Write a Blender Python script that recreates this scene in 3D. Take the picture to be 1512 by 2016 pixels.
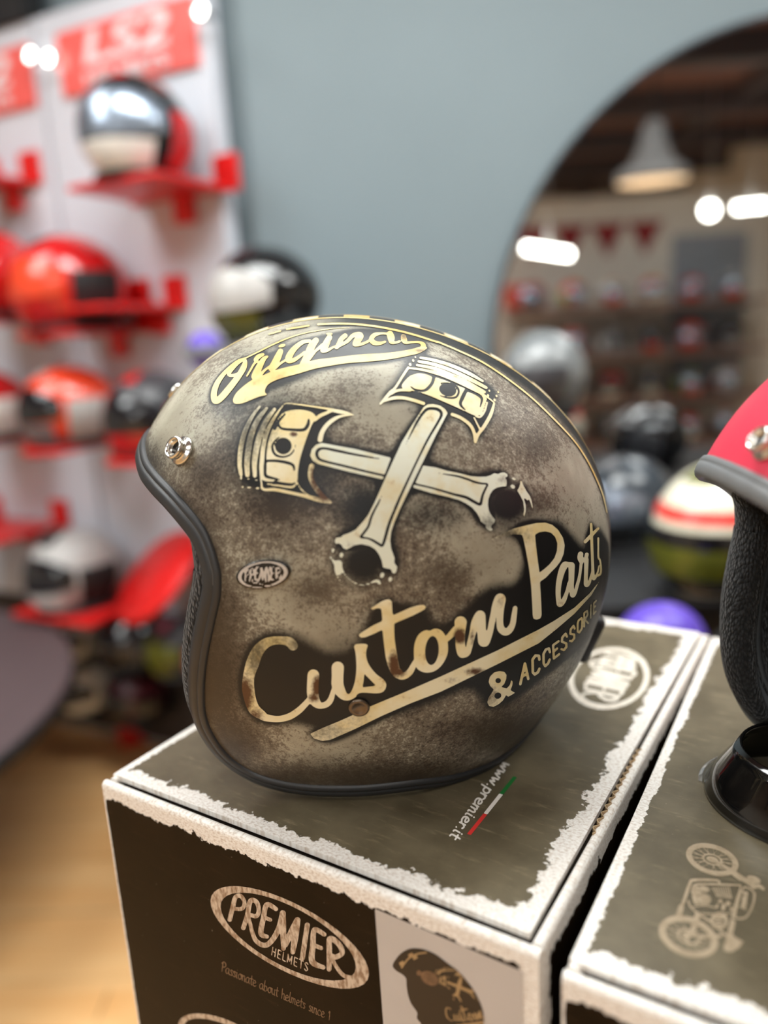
import bpy, bmesh, math, random
import numpy as np
from mathutils import Matrix, Vector

random.seed(4); RNG = np.random.default_rng(7)
scene = bpy.context.scene
for o in list(bpy.data.objects):
    bpy.data.objects.remove(o, do_unlink=True)

# ------------------------------------------------------------------ camera
ZB = 1.0                                   # height of the box tops above the floor
CAM = np.array([0.0, 0.0, ZB + 0.24826])
FPX, PITCH, ROLL = 1529.4, 0.229413, -0.0553616
_f = np.array([0, math.cos(PITCH), -math.sin(PITCH)]); _r = np.array([1.0, 0, 0]); _u = np.cross(_r, _f)
_c, _s = math.cos(ROLL), math.sin(ROLL)
CR, CU_, CF = _c * _r + _s * _u, -_s * _r + _c * _u, _f
cam_data = bpy.data.cameras.new('camera'); cam = bpy.data.objects.new('camera', cam_data)
scene.collection.objects.link(cam); scene.camera = cam
cam.matrix_world = Matrix(((CR[0], CU_[0], -CF[0], CAM[0]), (CR[1], CU_[1], -CF[1], CAM[1]),
                           (CR[2], CU_[2], -CF[2], CAM[2]), (0, 0, 0, 1)))
cam_data.sensor_fit = 'HORIZONTAL'; cam_data.sensor_width = 36.0
cam_data.lens = 36.0 * FPX / 1512.0
cam_data.clip_start = 0.01; cam_data.clip_end = 60
cam_data.dof.use_dof = True; cam_data.dof.focus_distance = 0.402; cam_data.dof.aperture_fstop = 3.2

# ------------------------------------------------------------------ world, view
world = bpy.data.worlds.new('world'); scene.world = world; world.use_nodes = True
world.node_tree.nodes['Background'].inputs[0].default_value = (0.62, 0.66, 0.72, 1)
world.node_tree.nodes['Background'].inputs[1].default_value = 0.10
vs = scene.view_settings
vs.view_transform = 'Standard'; vs.look = 'None'; vs.gamma = 1.0; vs.use_curve_mapping = False
vs.exposure = 0.48

# unseen shop light panels, front and left ones added as fill (the fixtures are built with the ceiling below)
LIGHT_PANELS = [  # x, y, size_x, size_y, watts
    (0.10, 1.00, 1.4, 0.6, 30.0),
    (-1.3, 1.30, 0.7, 0.7, 8.0),
    (1.75, 1.10, 0.9, 0.6, 14.0),
    (-0.25, -0.75, 1.8, 0.6, 8.0),  # front fill added to light the helmet's side
    (-0.6, -2.6, 1.2, 0.4, 26.0),
    (-1.75, 0.45, 1.0, 0.6, 34.0),  # added to brighten the floor at the left
    (-1.6, -4.4, 1.2, 0.4, 50.0),
]
ZC = 2.75
for lx, ly, sx, sy, w in LIGHT_PANELS:
    ld = bpy.data.lights.new('unseen_panel_light', 'AREA'); ld.shape = 'RECTANGLE'
    ld.size = sx; ld.size_y = sy; ld.energy = w; ld.color = (0.92, 0.985, 1.0)
    lo = bpy.data.objects.new('unseen_panel_light', ld); lo.location = (lx, ly, ZC - 0.075)
    scene.collection.objects.link(lo)

# ------------------------------------------------------------------ small helpers
COL = scene.collection

def srgb(r, g, b):
    def c(v):
        v /= 255.0
        return v / 12.92 if v <= 0.04045 else ((v + 0.055) / 1.055) ** 2.4
    return (c(r), c(g), c(b), 1.0)

def ray(px, py):
    """direction from the photograph's viewpoint through photo pixel (px, py), forward part 1"""
    return CR * ((px - 756) / FPX) - CU_ * ((py - 1008) / FPX) + CF

def at_y(px, py, y):
    d = ray(px, py); return CAM + d * (y / d[1])

def at_z(px, py, z):
    d = ray(px, py); return CAM + d * ((z - CAM[2]) / d[2])

def sheet(P):
    """artwork design sheet: the printed designs are drawn in photo pixels; this carries a surface point onto that sheet"""
    q = P - CAM
    w = q @ CF
    return 756 + FPX * (q @ CR) / w, 1008 - FPX * (q @ CU_) / w

def link(o, parent=None):
    COL.objects.link(o)
    if parent is not None:
        o.parent = parent
    return o

def tag(o, label=None, cat=None, group=None, kind=None):
    if label: o['label'] = label
    if cat: o['category'] = cat
    if group: o['group'] = group
    if kind: o['kind'] = kind
    return o

def empty(name, loc, rz=0.0, label=None, cat=None, group=None):
    o = bpy.data.objects.new(name, None); o.empty_display_size = 0.05
    o.location = loc; o.rotation_euler = (0, 0, rz); link(o)
    return tag(o, label, cat, group)

def mesh_obj(name, verts, faces, mat=None, parent=None, smooth=True, uv=None):
    me = bpy.data.meshes.new(name)
    me.from_pydata([tuple(v) for v in verts], [], [tuple(f) for f in faces])
    me.update()
    if smooth:
        me.polygons.foreach_set('use_smooth', np.ones(len(me.polygons), dtype=bool))
    if uv is not None:
        l = me.uv_layers.new(name='UVMap')
        idx = np.empty(len(me.loops), dtype=np.int32); me.loops.foreach_get('vertex_index', idx)
        l.data.foreach_set('uv', np.asarray(uv, dtype=np.float32)[idx].ravel())
    if mat: me.materials.append(mat)
    o = bpy.data.objects.new(name, me)
    return link(o, parent)

def bm_obj(name, bm, mat=None, parent=None, smooth=False):
    me = bpy.data.meshes.new(name)
    bmesh.ops.recalc_face_normals(bm, faces=bm.faces)
    bm.to_mesh(me); bm.free()
    if smooth:
        me.polygons.foreach_set('use_smooth', np.ones(len(me.polygons), dtype=bool))
    if mat: me.materials.append(mat)
    return link(bpy.data.objects.new(name, me), parent)

def add_box(bm, x0, x1, y0, y1, z0, z1, bev=0.0):
    r = bmesh.ops.create_cube(bm, size=1.0)
    for v in r['verts']:
        v.co = Vector((x0 + (v.co.x + .5) * (x1 - x0), y0 + (v.co.y + .5) * (y1 - y0), z0 + (v.co.z + .5) * (z1 - z0)))
    if bev:
        es = list({e for v in r['verts'] for e in v.link_edges})
        bmesh.ops.bevel(bm, geom=es, offset=bev, segments=2, affect='EDGES', profile=.5)

def box(name, x0, x1, y0, y1, z0, z1, mat, parent=None, bev=0.0):
    bm = bmesh.new(); add_box(bm, x0, x1, y0, y1, z0, z1, bev)
    return bm_obj(name, bm, mat, parent)

def lathe(name, prof, mat, parent=None, seg=40, smooth=True, closed=False):
    """prof: list of (radius, z)"""
    n = len(prof); vs_, fs = [], []
    for i in range(seg):
        a = 2 * math.pi * i / seg
        for r_, z_ in prof:
            vs_.append((r_ * math.cos(a), r_ * math.sin(a), z_))
    for i in range(seg):
        j = (i + 1) % seg
        for k in range(n if closed else n - 1):
            k2 = (k + 1) % n
            fs.append((i * n + k, j * n + k, j * n + k2, i * n + k2))
    if not closed:
        if prof[0][0] > 1e-6: fs.append(tuple(i * n for i in range(seg))[::-1])
        if prof[-1][0] > 1e-6: fs.append(tuple(i * n + n - 1 for i in range(seg)))
    o = mesh_obj(name, vs_, fs, mat, parent, smooth)
    return o

def tube(name, pts, r, mat, parent=None, seg=10, smooth=True):
    """round bar along a list of points"""
    P = [Vector(p) for p in pts]; vs_, fs = [], []
    for i, p in enumerate(P):
        t = (P[min(i + 1, len(P) - 1)] - P[max(i - 1, 0)]).normalized()
        a = t.orthogonal().normalized(); b = t.cross(a)
        for k in range(seg):
            an = 2 * math.pi * k / seg
            vs_.append(p + (a * math.cos(an) + b * math.sin(an)) * r)
    for i in range(len(P) - 1):
        for k in range(seg):
            k2 = (k + 1) % seg
            fs.append((i * seg + k, i * seg + k2, (i + 1) * seg + k2, (i + 1) * seg + k))
    fs.append(tuple(range(seg))[::-1]); fs.append(tuple((len(P) - 1) * seg + k for k in range(seg)))
    return mesh_obj(name, vs_, fs, mat, parent, smooth)

def catmull(pts, n=8, closed=False):
    P = np.asarray(pts, dtype=float); m = len(P); out = []
    rng = range(m if closed else m - 1)
    for i in rng:
        if closed:
            p0, p1, p2, p3 = P[(i - 1) % m], P[i], P[(i + 1) % m], P[(i + 2) % m]
        else:
            p0, p1, p2, p3 = P[max(i - 1, 0)], P[i], P[i + 1], P[min(i + 2, m - 1)]
        for k in range(n):
            t = k / n
            out.append(.5 * ((2 * p1) + (p2 - p0) * t + (2 * p0 - 5 * p1 + 4 * p2 - p3) * t * t + (3 * p1 - p0 - 3 * p2 + p3) * t ** 3))
    if not closed: out.append(P[-1])
    return np.array(out)

# ------------------------------------------------------------------ node materials
class Mat:
    def __init__(self, name):
        self.m = bpy.data.materials.new(name); self.m.use_nodes = True
        self.nt = self.m.node_tree; self.b = self.nt.nodes['Principled BSDF']
    def n(self, t, **kw):
        nd = self.nt.nodes.new(t)
        for k, v in kw.items(): setattr(nd, k, v)
        return nd
    def put(self, sock, v):
        if isinstance(v, bpy.types.NodeSocket): self.nt.links.new(v, sock)
        else: sock.default_value = v
    def math(self, op, a, b=0.0, clamp=False):
        nd = self.n('ShaderNodeMath', operation=op, use_clamp=clamp); self.put(nd.inputs[0], a); self.put(nd.inputs[1], b); return nd.outputs[0]
    def ss(self, x, lo, hi, a=0.0, b=1.0):
        nd = self.n('ShaderNodeMapRange', interpolation_type='SMOOTHSTEP', clamp=True)
        for i, v in enumerate((x, lo, hi, a, b)): self.put(nd.inputs[i], v)
        return nd.outputs[0]
    def mix(self, f, a, b, blend='MIX'):
        nd = self.n('ShaderNodeMix', data_type='RGBA', blend_type=blend)
        self.put(nd.inputs[0], f); self.put(nd.inputs[6], a); self.put(nd.inputs[7], b); return nd.outputs[2]
    def coord(self, kind='Object', scale=None):
        nd = self.n('ShaderNodeTexCoord'); s = nd.outputs[kind]
        if scale is not None:
            mp = self.n('ShaderNodeMapping'); self.put(mp.inputs[0], s); mp.inputs['Scale'].default_value = scale; s = mp.outputs[0]
        return s
    def noise(self, vec, scale, detail=4.0, rough=.55, dist=0.0):
        nd = self.n('ShaderNodeTexNoise'); self.put(nd.inputs['Vector'], vec)
        nd.inputs['Scale'].default_value = scale; nd.inputs['Detail'].default_value = detail
        nd.inputs['Roughness'].default_value = rough; nd.inputs['Distortion'].default_value = dist
        return nd.outputs['Fac']
    def attr(self, name):
        return self.n('ShaderNodeAttribute', attribute_name=name).outputs['Fac']
    def bump(self, h, strength=.3, dist=.001):
        nd = self.n('ShaderNodeBump'); self.put(nd.inputs['Height'], h)
        nd.inputs['Strength'].default_value = strength; nd.inputs['Distance'].default_value = dist
        self.nt.links.new(nd.outputs[0], self.b.inputs['Normal'])
    def set(self, **kw):
        names = dict(col='Base Color', rough='Roughness', metal='Metallic', spec='Specular IOR Level', coat='Coat Weight',
                     coatr='Coat Roughness', trans='Transmission Weight', ior='IOR', emit='Emission Color', estr='Emission Strength', alpha='Alpha', sheen='Sheen Weight')
        for k, v in kw.items(): self.put(self.b.inputs[names[k]], v)
        return self

_plain = {}
def plain(name, rgb, rough=.5, metal=0.0, spec=.5, var=.12, scale=30.0, coat=0.0, bump=0.0, bscale=400.0):
    """a plain finish with slight procedural variation of tone"""
    if name in _plain: return _plain[name]
    g = Mat(name); c = srgb(*rgb); nz = g.noise(g.coord(), scale)
    dk = tuple(v * (1 - var) for v in c[:3]) + (1,); lt = tuple(min(1, v * (1 + var)) for v in c[:3]) + (1,)
    g.set(col=g.mix(g.ss(nz, .35, .65), dk, lt), rough=rough, metal=metal, spec=spec, coat=coat, coatr=.05)
    if bump: g.bump(g.noise(g.coord(), bscale, 3), bump, .001)
    _plain[name] = g.m
    return g.m

def emitter(name, rgb, strength):
    g = Mat(name); g.set(col=srgb(*rgb), emit=srgb(*rgb), estr=strength); return g.m
# ------------------------------------------------------------------ the setting
WY = 2.1                                    # plane of the grey back wall
PD = np.array([-0.896, 0.443, 0.0]); PD /= np.linalg.norm(PD)      # direction of the rack wall, going left
PN = np.array([-PD[1], PD[0], 0.0]); PN = PN if PN[1] < 0 else -PN   # its normal, towards the shop
P0 = np.array([-0.352, 2.035, 0.0])         # right end of the display panels' faces

def on_panel(px, py, off=0.0):
    d = ray(px, py); o = P0 + PN * off
    return CAM + d * (((o - CAM) @ PN) / (d @ PN))

g = Mat('grey_wall_paint'); nz = g.noise(g.coord(), 3.0, 3)
g.set(col=g.mix(nz, srgb(118, 132, 138), srgb(126, 140, 146)), rough=.7); g.bump(g.noise(g.coord(), 300, 2), .05, .001); M_GREY = g.m
M_WHITEWALL = plain('white_wall_paint', (214, 210, 200), .8, var=.03, scale=2)
M_PANEL = plain('white_panel_laminate', (206, 210, 220), .4, var=.02, scale=3)

g = Mat('oak_floor'); co = g.coord('Object', (1.0, 9.0, 1.0))
v1 = g.noise(co, 2.2, 5, .6); v2 = g.noise(g.coord('Object', (2.0, 60.0, 1)), 3.0, 3)
wv = g.n('ShaderNodeTexBrick'); g.put(wv.inputs['Vector'], g.coord('Object', (1, 1, 1)))
wv.inputs['Scale'].default_value = 1.0; wv.inputs['Mortar Size'].default_value = .002; wv.inputs['Brick Width'].default_value = 1.2; wv.inputs['Row Height'].default_value = .19
wv.inputs['Color1'].default_value = srgb(240, 186, 124); wv.inputs['Color2'].default_value = srgb(224, 168, 106); wv.inputs['Mortar'].default_value = srgb(96, 70, 44)
c1 = g.mix(g.ss(v1, .35, .7), wv.outputs['Color'], srgb(242, 196, 138)); c2 = g.mix(g.math('MULTIPLY', v2, .25), c1, srgb(140, 102, 62))
g.set(col=c2, rough=.42); M_FLOOR = g.m

g = Mat('dark_brown_boards'); co = g.coord('Object', (1, 12, 1))
g.set(col=g.mix(g.noise(co, 2.0, 4), srgb(104, 74, 66), srgb(142, 104, 92)), rough=.6); M_BOARD = g.m
M_BEAM = plain('dark_beam', (78, 72, 76), .6)

def struct(o, name=None):
    o['kind'] = 'structure'; return o

struct(box('floor', -4.2, 3.6, -6.0, 4.6, -.05, 0, M_FLOOR)).rotation_euler = (0, 0, 0)
cn = P0 - PN * .09                                      # corner line of the two walls (behind the right panel edge)
cx_ = cn[0] - (cn[1] - WY) / PD[1] * PD[0]
struct(box('wall_back', cx_, 3.6, WY, WY + .1, 0, ZC, M_GREY))
E_ = np.array([cx_, WY, 0]); F_ = E_ + PD * 4.2
vv = [E_, F_, F_ - PN * .1, E_ - PN * .1]
struct(mesh_obj('wall_left', [(*v[:2], 0) for v in vv] + [(*v[:2], ZC) for v in vv],
                [(0, 1, 5, 4), (1, 2, 6, 5), (2, 3, 7, 6), (3, 0, 4, 7), (4, 5, 6, 7), (3, 2, 1, 0)], M_GREY, smooth=False))
struct(box('wall_right', 3.5, 3.6, -6, WY, 0, ZC, M_WHITEWALL))
struct(box('wall_front', -4.2, 3.6, -6.0, -5.9, 0, ZC, M_WHITEWALL))
struct(box('wall_side', -4.2, -4.1, -6, 4.6, 0, ZC, M_WHITEWALL))
ceil = struct(box('ceiling', -4.2, 3.6, -6.0, 4.6, ZC, ZC + .1, M_BOARD))
for k, y in enumerate((-5.0, -3.9, -2.8, -1.7, -.6, .5)):
    box('beam', -4.1, 3.5, y - .07, y + .07, ZC - .16, ZC, M_BEAM, ceil)
for k, x in enumerate((-2.4, -.6, 1.2, 2.6)):
    box('cross_beam', x - .05, x + .05, -5.9, WY - .02, ZC - .09, ZC, M_BEAM, ceil)

# ceiling light fixtures: housing + glowing diffuser around each unseen lamp, added fill included
M_DIFF = emitter('light_diffuser', (255, 246, 232), 3.0)
M_ALU = plain('aluminium', (186, 188, 190), .35, metal=1.0, var=.05)
where = ['nearest the grey wall', 'above the rack wall', 'right above the counter end', 'added as front fill just above the viewer', 'in the middle of the shop', 'added to light the floor at the far left of the shop', 'near the rear wall of the shop']
for (lx, ly, sx, sy, w), wh in zip(LIGHT_PANELS, where):
    e = empty('unseen_ceiling_light', (lx, ly, ZC - .16), 0, 'unseen flat rectangular white ceiling light panel ' + wh, 'ceiling light', 'unseen ceiling light panels')
    bm = bmesh.new()
    add_box(bm, -sx / 2 - .03, sx / 2 + .03, -sy / 2 - .03, -sy / 2, .06, .16); add_box(bm, -sx / 2 - .03, sx / 2 + .03, sy / 2, sy / 2 + .03, .06, .16)
    add_box(bm, -sx / 2 - .03, -sx / 2, -sy / 2, sy / 2, .06, .16); add_box(bm, sx / 2, sx / 2 + .03, -sy / 2, sy / 2, .06, .16)
    bm_obj('frame', bm, M_ALU, e)
    box('diffuser', -sx / 2, sx / 2, -sy / 2, sy / 2, .09, .155, M_DIFF, e)

# ---- round wall mirror
mc = at_y(1572, 692, WY - .02); MR = 0.805
mirror = empty('round_mirror', (mc[0], WY, mc[2] - MR), 0, 'large round wall mirror with thin dark rim on grey wall', 'mirror')
g = Mat('mirror_silver'); nz = g.noise(g.coord(), 2, 2); g.set(col=g.mix(nz, (.80, .81, .82, 1), (.84, .85, .86, 1)), metal=1.0, rough=.015); M_MIR = g.m
M_RIM = plain('dark_mirror_rim', (44, 44, 48), .35)
o = lathe('glass', [(0, .0), (MR, .0), (MR, -.012), (0, -.012)], M_MIR, mirror, 96, smooth=False)
o.rotation_euler = (math.pi / 2, 0, 0); o.location = (0, -.022, MR)
o = lathe('rim', [(MR, 0.0), (MR + .008, 0.0), (MR + .008, .022), (MR, .022)], M_RIM, mirror, 96, smooth=False, closed=True)
o.rotation_euler = (math.pi / 2, 0, 0); o.location = (0, -.002, MR)
# ------------------------------------------------------------------ printed artwork: drawn as strokes and outlines, meshed on the real surface
def view(ox, oy, s):
    return lambda p: (ox + s * p[:, 0], oy + s * p[:, 1], s)

V = dict(CU=view(460, 1220, .15873), ST=view(640, 1170, .15873), OM=view(820, 1150, .15873), O1=view(400, 640, .15873), O2=view(620, 630, .15873),
         P1=view(455, 770, .17196), P2=view(735, 690, .17196), AC=view(940, 1170, .17196), R1=view(630, 990, .13228), R2=view(880, 900, .13228),
         RX=view(600, 800, .19841), PT=view(1020, 1000, .13889), BD=view(460, 1090, .07937), SK=view(740, 1780, .21164), WP=view(820, 1480, .15873),
         MC=view(1280, 1640, .15344), SV=view(900, 640, .2381), PX=view(0, 0, 1.0))

def homography(src, dst):
    A = []
    for (x, y), (X, Y) in zip(src, dst):
        A.append([x, y, 1, 0, 0, 0, -X * x, -X * y, -X]); A.append([0, 0, 0, x, y, 1, -Y * x, -Y * y, -Y])
    h = np.linalg.svd(np.array(A, float))[2][-1].reshape(3, 3)
    def f(p):
        q = np.c_[p[:, :2], np.ones(len(p))] @ h.T; X, Y = q[:, 0] / q[:, 2], q[:, 1] / q[:, 2]
        e = np.c_[p[:, 0] + 1, p[:, 1], np.ones(len(p))] @ h.T; e2 = np.c_[p[:, 0], p[:, 1] + 1, np.ones(len(p))] @ h.T
        s = np.sqrt(np.hypot(e[:, 0] / e[:, 2] - X, e[:, 1] / e[:, 2] - Y) * np.hypot(e2[:, 0] / e2[:, 2] - X, e2[:, 1] / e2[:, 2] - Y))
        return X, Y, s
    return f

def seg_field(X, Y, pts, rad):
    """max over segments of (interpolated radius - distance)"""
    out = np.full(X.shape, -1e3)
    for i in range(len(pts) - 1):
        ax, ay = pts[i]; bx, by = pts[i + 1]; dx, dy = bx - ax, by - ay; L = dx * dx + dy * dy
        t = np.clip(((X - ax) * dx + (Y - ay) * dy) / L, 0, 1) if L > 1e-12 else np.zeros_like(X)
        d = np.hypot(X - ax - t * dx, Y - ay - t * dy)
        np.maximum(out, rad[i] + t * (rad[i + 1] - rad[i]) - d, out=out)
    return out

def poly_field(X, Y, P):
    d = np.full(X.shape, 1e3); ins = np.zeros(X.shape, bool)
    for i in range(len(P)):
        ax, ay = P[i]; bx, by = P[(i + 1) % len(P)]; dx, dy = bx - ax, by - ay; L = dx * dx + dy * dy
        if L < 1e-12: continue
        t = np.clip(((X - ax) * dx + (Y - ay) * dy) / L, 0, 1)
        np.minimum(d, np.hypot(X - ax - t * dx, Y - ay - t * dy), out=d)
        if dy != 0:
            c = ((ay > Y) != (by > Y)) & (X < ax + (Y - ay) * dx / dy); ins ^= c
    return np.where(ins, d, -d)

class Sheet:
    """signed field of a piece of artwork over a grid of sheet positions (X, Y)"""
    def __init__(self, X, Y):
        self.X, self.Y = X, Y; self.F = np.full(X.shape, -50.0)
    def _apply(self, op, x0, x1, y0, y1, fn):
        m = (self.X > x0 - 4) & (self.X < x1 + 4) & (self.Y > y0 - 4) & (self.Y < y1 + 4)
        if not m.any(): return
        f = fn(self.X[m], self.Y[m])
        self.F[m] = np.maximum(self.F[m], f) if op == '+' else np.minimum(self.F[m], -f)
    def stroke(self, v, pts, op='+', n=6):
        P = np.array(pts, float); v = V[v] if isinstance(v, str) else v
        Q = catmull(P, n) if len(P) > 2 else P
        x, y, s = v(Q[:, :2]); r = Q[:, 2] * s; xy = np.c_[x, y]
        self._apply(op, (x - r).min(), (x + r).max(), (y - r).min(), (y + r).max(), lambda X, Y: seg_field(X, Y, xy, r))
    def poly(self, v, pts, op='+', n=0):
        P = np.array(pts, float); v = V[v] if isinstance(v, str) else v
        if n: P = catmull(P, n, True)
        x, y, _ = v(P); xy = np.c_[x, y]
        self._apply(op, x.min(), x.max(), y.min(), y.max(), lambda X, Y: poly_field(X, Y, xy))
    def ell(self, v, cx, cy, rx, ry, rot=0.0, op='+', n=40):
        a = np.linspace(0, 2 * np.pi, n, endpoint=False); c, s = math.cos(math.radians(rot)), math.sin(math.radians(rot))
        self.poly(v, np.c_[cx + rx * np.cos(a) * c - ry * np.sin(a) * s, cy + rx * np.cos(a) * s + ry * np.sin(a) * c], op)
    def text(self, s, o, ex, ey, r, op='+'):
        """single-line lettering: o origin, ex advance per unit, ey up vector per unit (sheet pixels)"""
        o = np.array(o, float); ex = np.array(ex, float); ey = np.array(ey, float); x = 0.0
        for ch in s:
            if ch == ' ': x += .7; continue
            gl, adv = GLYPH[ch]
            for st in gl:
                P = np.array([o + ex * (x + a) + ey * b for a, b in st]); P = np.c_[P, np.full(len(P), r)]
                self.stroke('PX', P, op, 4)
            x += adv

GLYPH = {
 'a': ([[(.75,.9),(.4,1),(.1,.7),(.05,.3),(.3,0),(.6,.2),(.75,.9),(.72,.3),(.9,0)]],1.0), 'b': ([[(.15,1.8),(.1,.2),(.4,0),(.7,.3),(.6,.8),(.3,.9),(.12,.6)]],.9),
 'c': ([[(.7,.8),(.4,1),(.1,.6),(.15,.15),(.45,0),(.75,.2)]],.85), 'e': ([[(.08,.45),(.6,.6),(.6,.9),(.3,1),(.08,.6),(.15,.1),(.5,0),(.8,.2)]],.85),
 'h': ([[(.15,1.8),(.1,0)],[(.1,.5),(.4,1),(.65,.8),(.62,.1),(.8,0)]],.9), 'i': ([[(.15,1),(.12,.15),(.3,0)],[(.18,1.4),(.2,1.42)]],.45),
 'l': ([[(.2,1.8),(.12,.2),(.35,0)]],.45), 'm': ([[(.1,1),(.08,0)],[(.08,.6),(.35,1),(.5,.8),(.46,0)],[(.48,.6),(.75,1),(.92,.8),(.9,.1),(1.05,0)]],1.2),
 'n': ([[(.1,1),(.08,0)],[(.08,.6),(.4,1),(.6,.8),(.58,.1),(.75,0)]],.85), 'o': ([[(.4,1),(.1,.7),(.1,.25),(.4,0),(.7,.3),(.68,.75),(.4,1),(.85,.95)]],.9),
 'p': ([[(.15,1),(.05,-.7)],[(.1,.6),(.4,1),(.72,.7),(.6,.1),(.3,0),(.1,.2)]],.85), 'r': ([[(.1,1),(.1,0)],[(.1,.6),(.35,1),(.6,.9)]],.65),
 's': ([[(.6,.85),(.35,1),(.12,.8),(.5,.4),(.45,.05),(.1,.1)]],.7), 't': ([[(.3,1.6),(.25,.2),(.5,0)],[(.02,1),(.6,1.05)]],.6),
 'u': ([[(.1,1),(.1,.25),(.35,0),(.62,.3),(.65,1),(.65,.1),(.8,0)]],.9), 'w': ([[(.08,1),(.2,.05),(.45,.7),(.6,.05),(.85,1)]],1.0),
 'P': ([[(.2,1.7),(.1,0)],[(-.1,1.4),(.4,1.8),(.85,1.5),(.7,1),(.15,.8)]],.9), '.': ([[(.1,0),(.12,.02)]],.35),
 'H': ([[(.1,1.5),(.1,0)],[(.75,1.5),(.75,0)],[(.1,.75),(.75,.75)]],1.0), 'E': ([[(.7,1.5),(.1,1.5)],[(.1,1.5),(.1,0)],[(.1,0),(.7,0)],[(.1,.75),(.6,.75)]],.9),
 'L': ([[(.1,1.5),(.1,0)],[(.1,0),(.65,0)]],.8), 'M': ([[(.1,0),(.1,1.5)],[(.1,1.5),(.5,.3)],[(.5,.3),(.9,1.5)],[(.9,1.5),(.9,0)]],1.15),
 'T': ([[(.4,1.5),(.4,0)],[(0,1.5),(.8,1.5)]],.9), 'S': ([[(.7,1.3),(.4,1.5),(.12,1.2),(.4,.8),(.7,.4),(.4,0),(.08,.2)]],.85),
 '1': ([[(.1,1.2),(.35,1.5),(.35,0)]],.6), '3': ([[(.1,1.3),(.4,1.5),(.7,1.2),(.35,.8),(.75,.4),(.4,0),(.05,.2)]],.85),
}

# marching squares: cell case -> polygon(s) over corners a,b,c,d (0..3) and edges ab,bc,cd,da (4..7)
MS = {1: [(0, 4, 7)], 2: [(1, 5, 4)], 4: [(2, 6, 5)], 8: [(3, 7, 6)], 3: [(0, 1, 5, 7)], 6: [(1, 2, 6, 4)], 12: [(2, 3, 7, 5)], 9: [(3, 0, 4, 6)],
      7: [(0, 1, 2, 6, 7)], 14: [(1, 2, 3, 7, 4)], 13: [(2, 3, 0, 4, 5)], 11: [(3, 0, 1, 5, 6)], 15: [(0, 1, 2, 3)],
      5: [(0, 4, 7), (2, 6, 5)], 10: [(1, 5, 4), (3, 7, 6)]}

def march(U, Vv, Fd):
    """polygons of the region Fd > 0 over grid coordinates U, Vv (2D arrays); returns uv points and faces"""
    h, w = Fd.shape; nC = h * w
    ins = Fd > 0
    case = ins[:-1, :-1] * 1 + ins[:-1, 1:] * 2 + ins[1:, 1:] * 4 + ins[1:, :-1] * 8
    ii, jj = np.nonzero(case); cc = case[ii, jj]
    corner = lambda i, j: i * w + j
    he = lambda i, j: nC + i * w + j                 # edge (i,j)-(i,j+1)
    ve = lambda i, j: 2 * nC + i * w + j             # edge (i,j)-(i+1,j)
    faces = []
    for cval, polys in MS.items():
        m = cc == cval
        if not m.any(): continue
        i, j = ii[m], jj[m]
        ids = [corner(i, j), corner(i, j + 1), corner(i + 1, j + 1), corner(i + 1, j), he(i, j), ve(i, j + 1), he(i + 1, j), ve(i, j)]
        for p in polys:
            faces.append(np.stack([ids[k] for k in p], 1))
    if not faces: return np.zeros((0, 2)), []
    used = np.unique(np.concatenate([f.ravel() for f in faces]))
    remap = np.full(3 * nC, -1); remap[used] = np.arange(len(used))
    u = np.empty(len(used)); v = np.empty(len(used))
    fu, fv, ff = U.ravel(), Vv.ravel(), Fd.ravel()
    k = used < nC; u[k] = fu[used[k]]; v[k] = fv[used[k]]
    for lo, step in ((nC, 1), (2 * nC, w)):
        k = (used >= lo) & (used < lo + nC); a = used[k] - lo; b = a + step
        t = np.clip(ff[a] / (ff[a] - ff[b] + 1e-15), .02, .98)
        u[k] = fu[a] + t * (fu[b] - fu[a]); v[k] = fv[a] + t * (fv[b] - fv[a])
    fl = [tuple(r) for f in faces for r in remap[f]]
    return np.c_[u, v], fl

def blur(a, s):
    """separable gaussian blur"""
    n = int(3 * s) + 1; k = np.exp(-.5 * (np.arange(-n, n + 1) / s) ** 2); k /= k.sum()
    a = np.apply_along_axis(lambda r: np.convolve(r, k, 'same'), 0, a)
    return np.apply_along_axis(lambda r: np.convolve(r, k, 'same'), 1, a)

def set_attr(o, name, vals):
    at = o.data.attributes.new(name, 'FLOAT', 'POINT'); at.data.foreach_set('value', np.asarray(vals, np.float32))

def spots(X, Y, lst):
    out = np.zeros(np.shape(X))
    for cx, cy, rx, ry, a in lst:
        out = np.maximum(out, a * np.exp(-(((X - cx) / rx) ** 2 + ((Y - cy) / ry) ** 2)))
    return out
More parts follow.
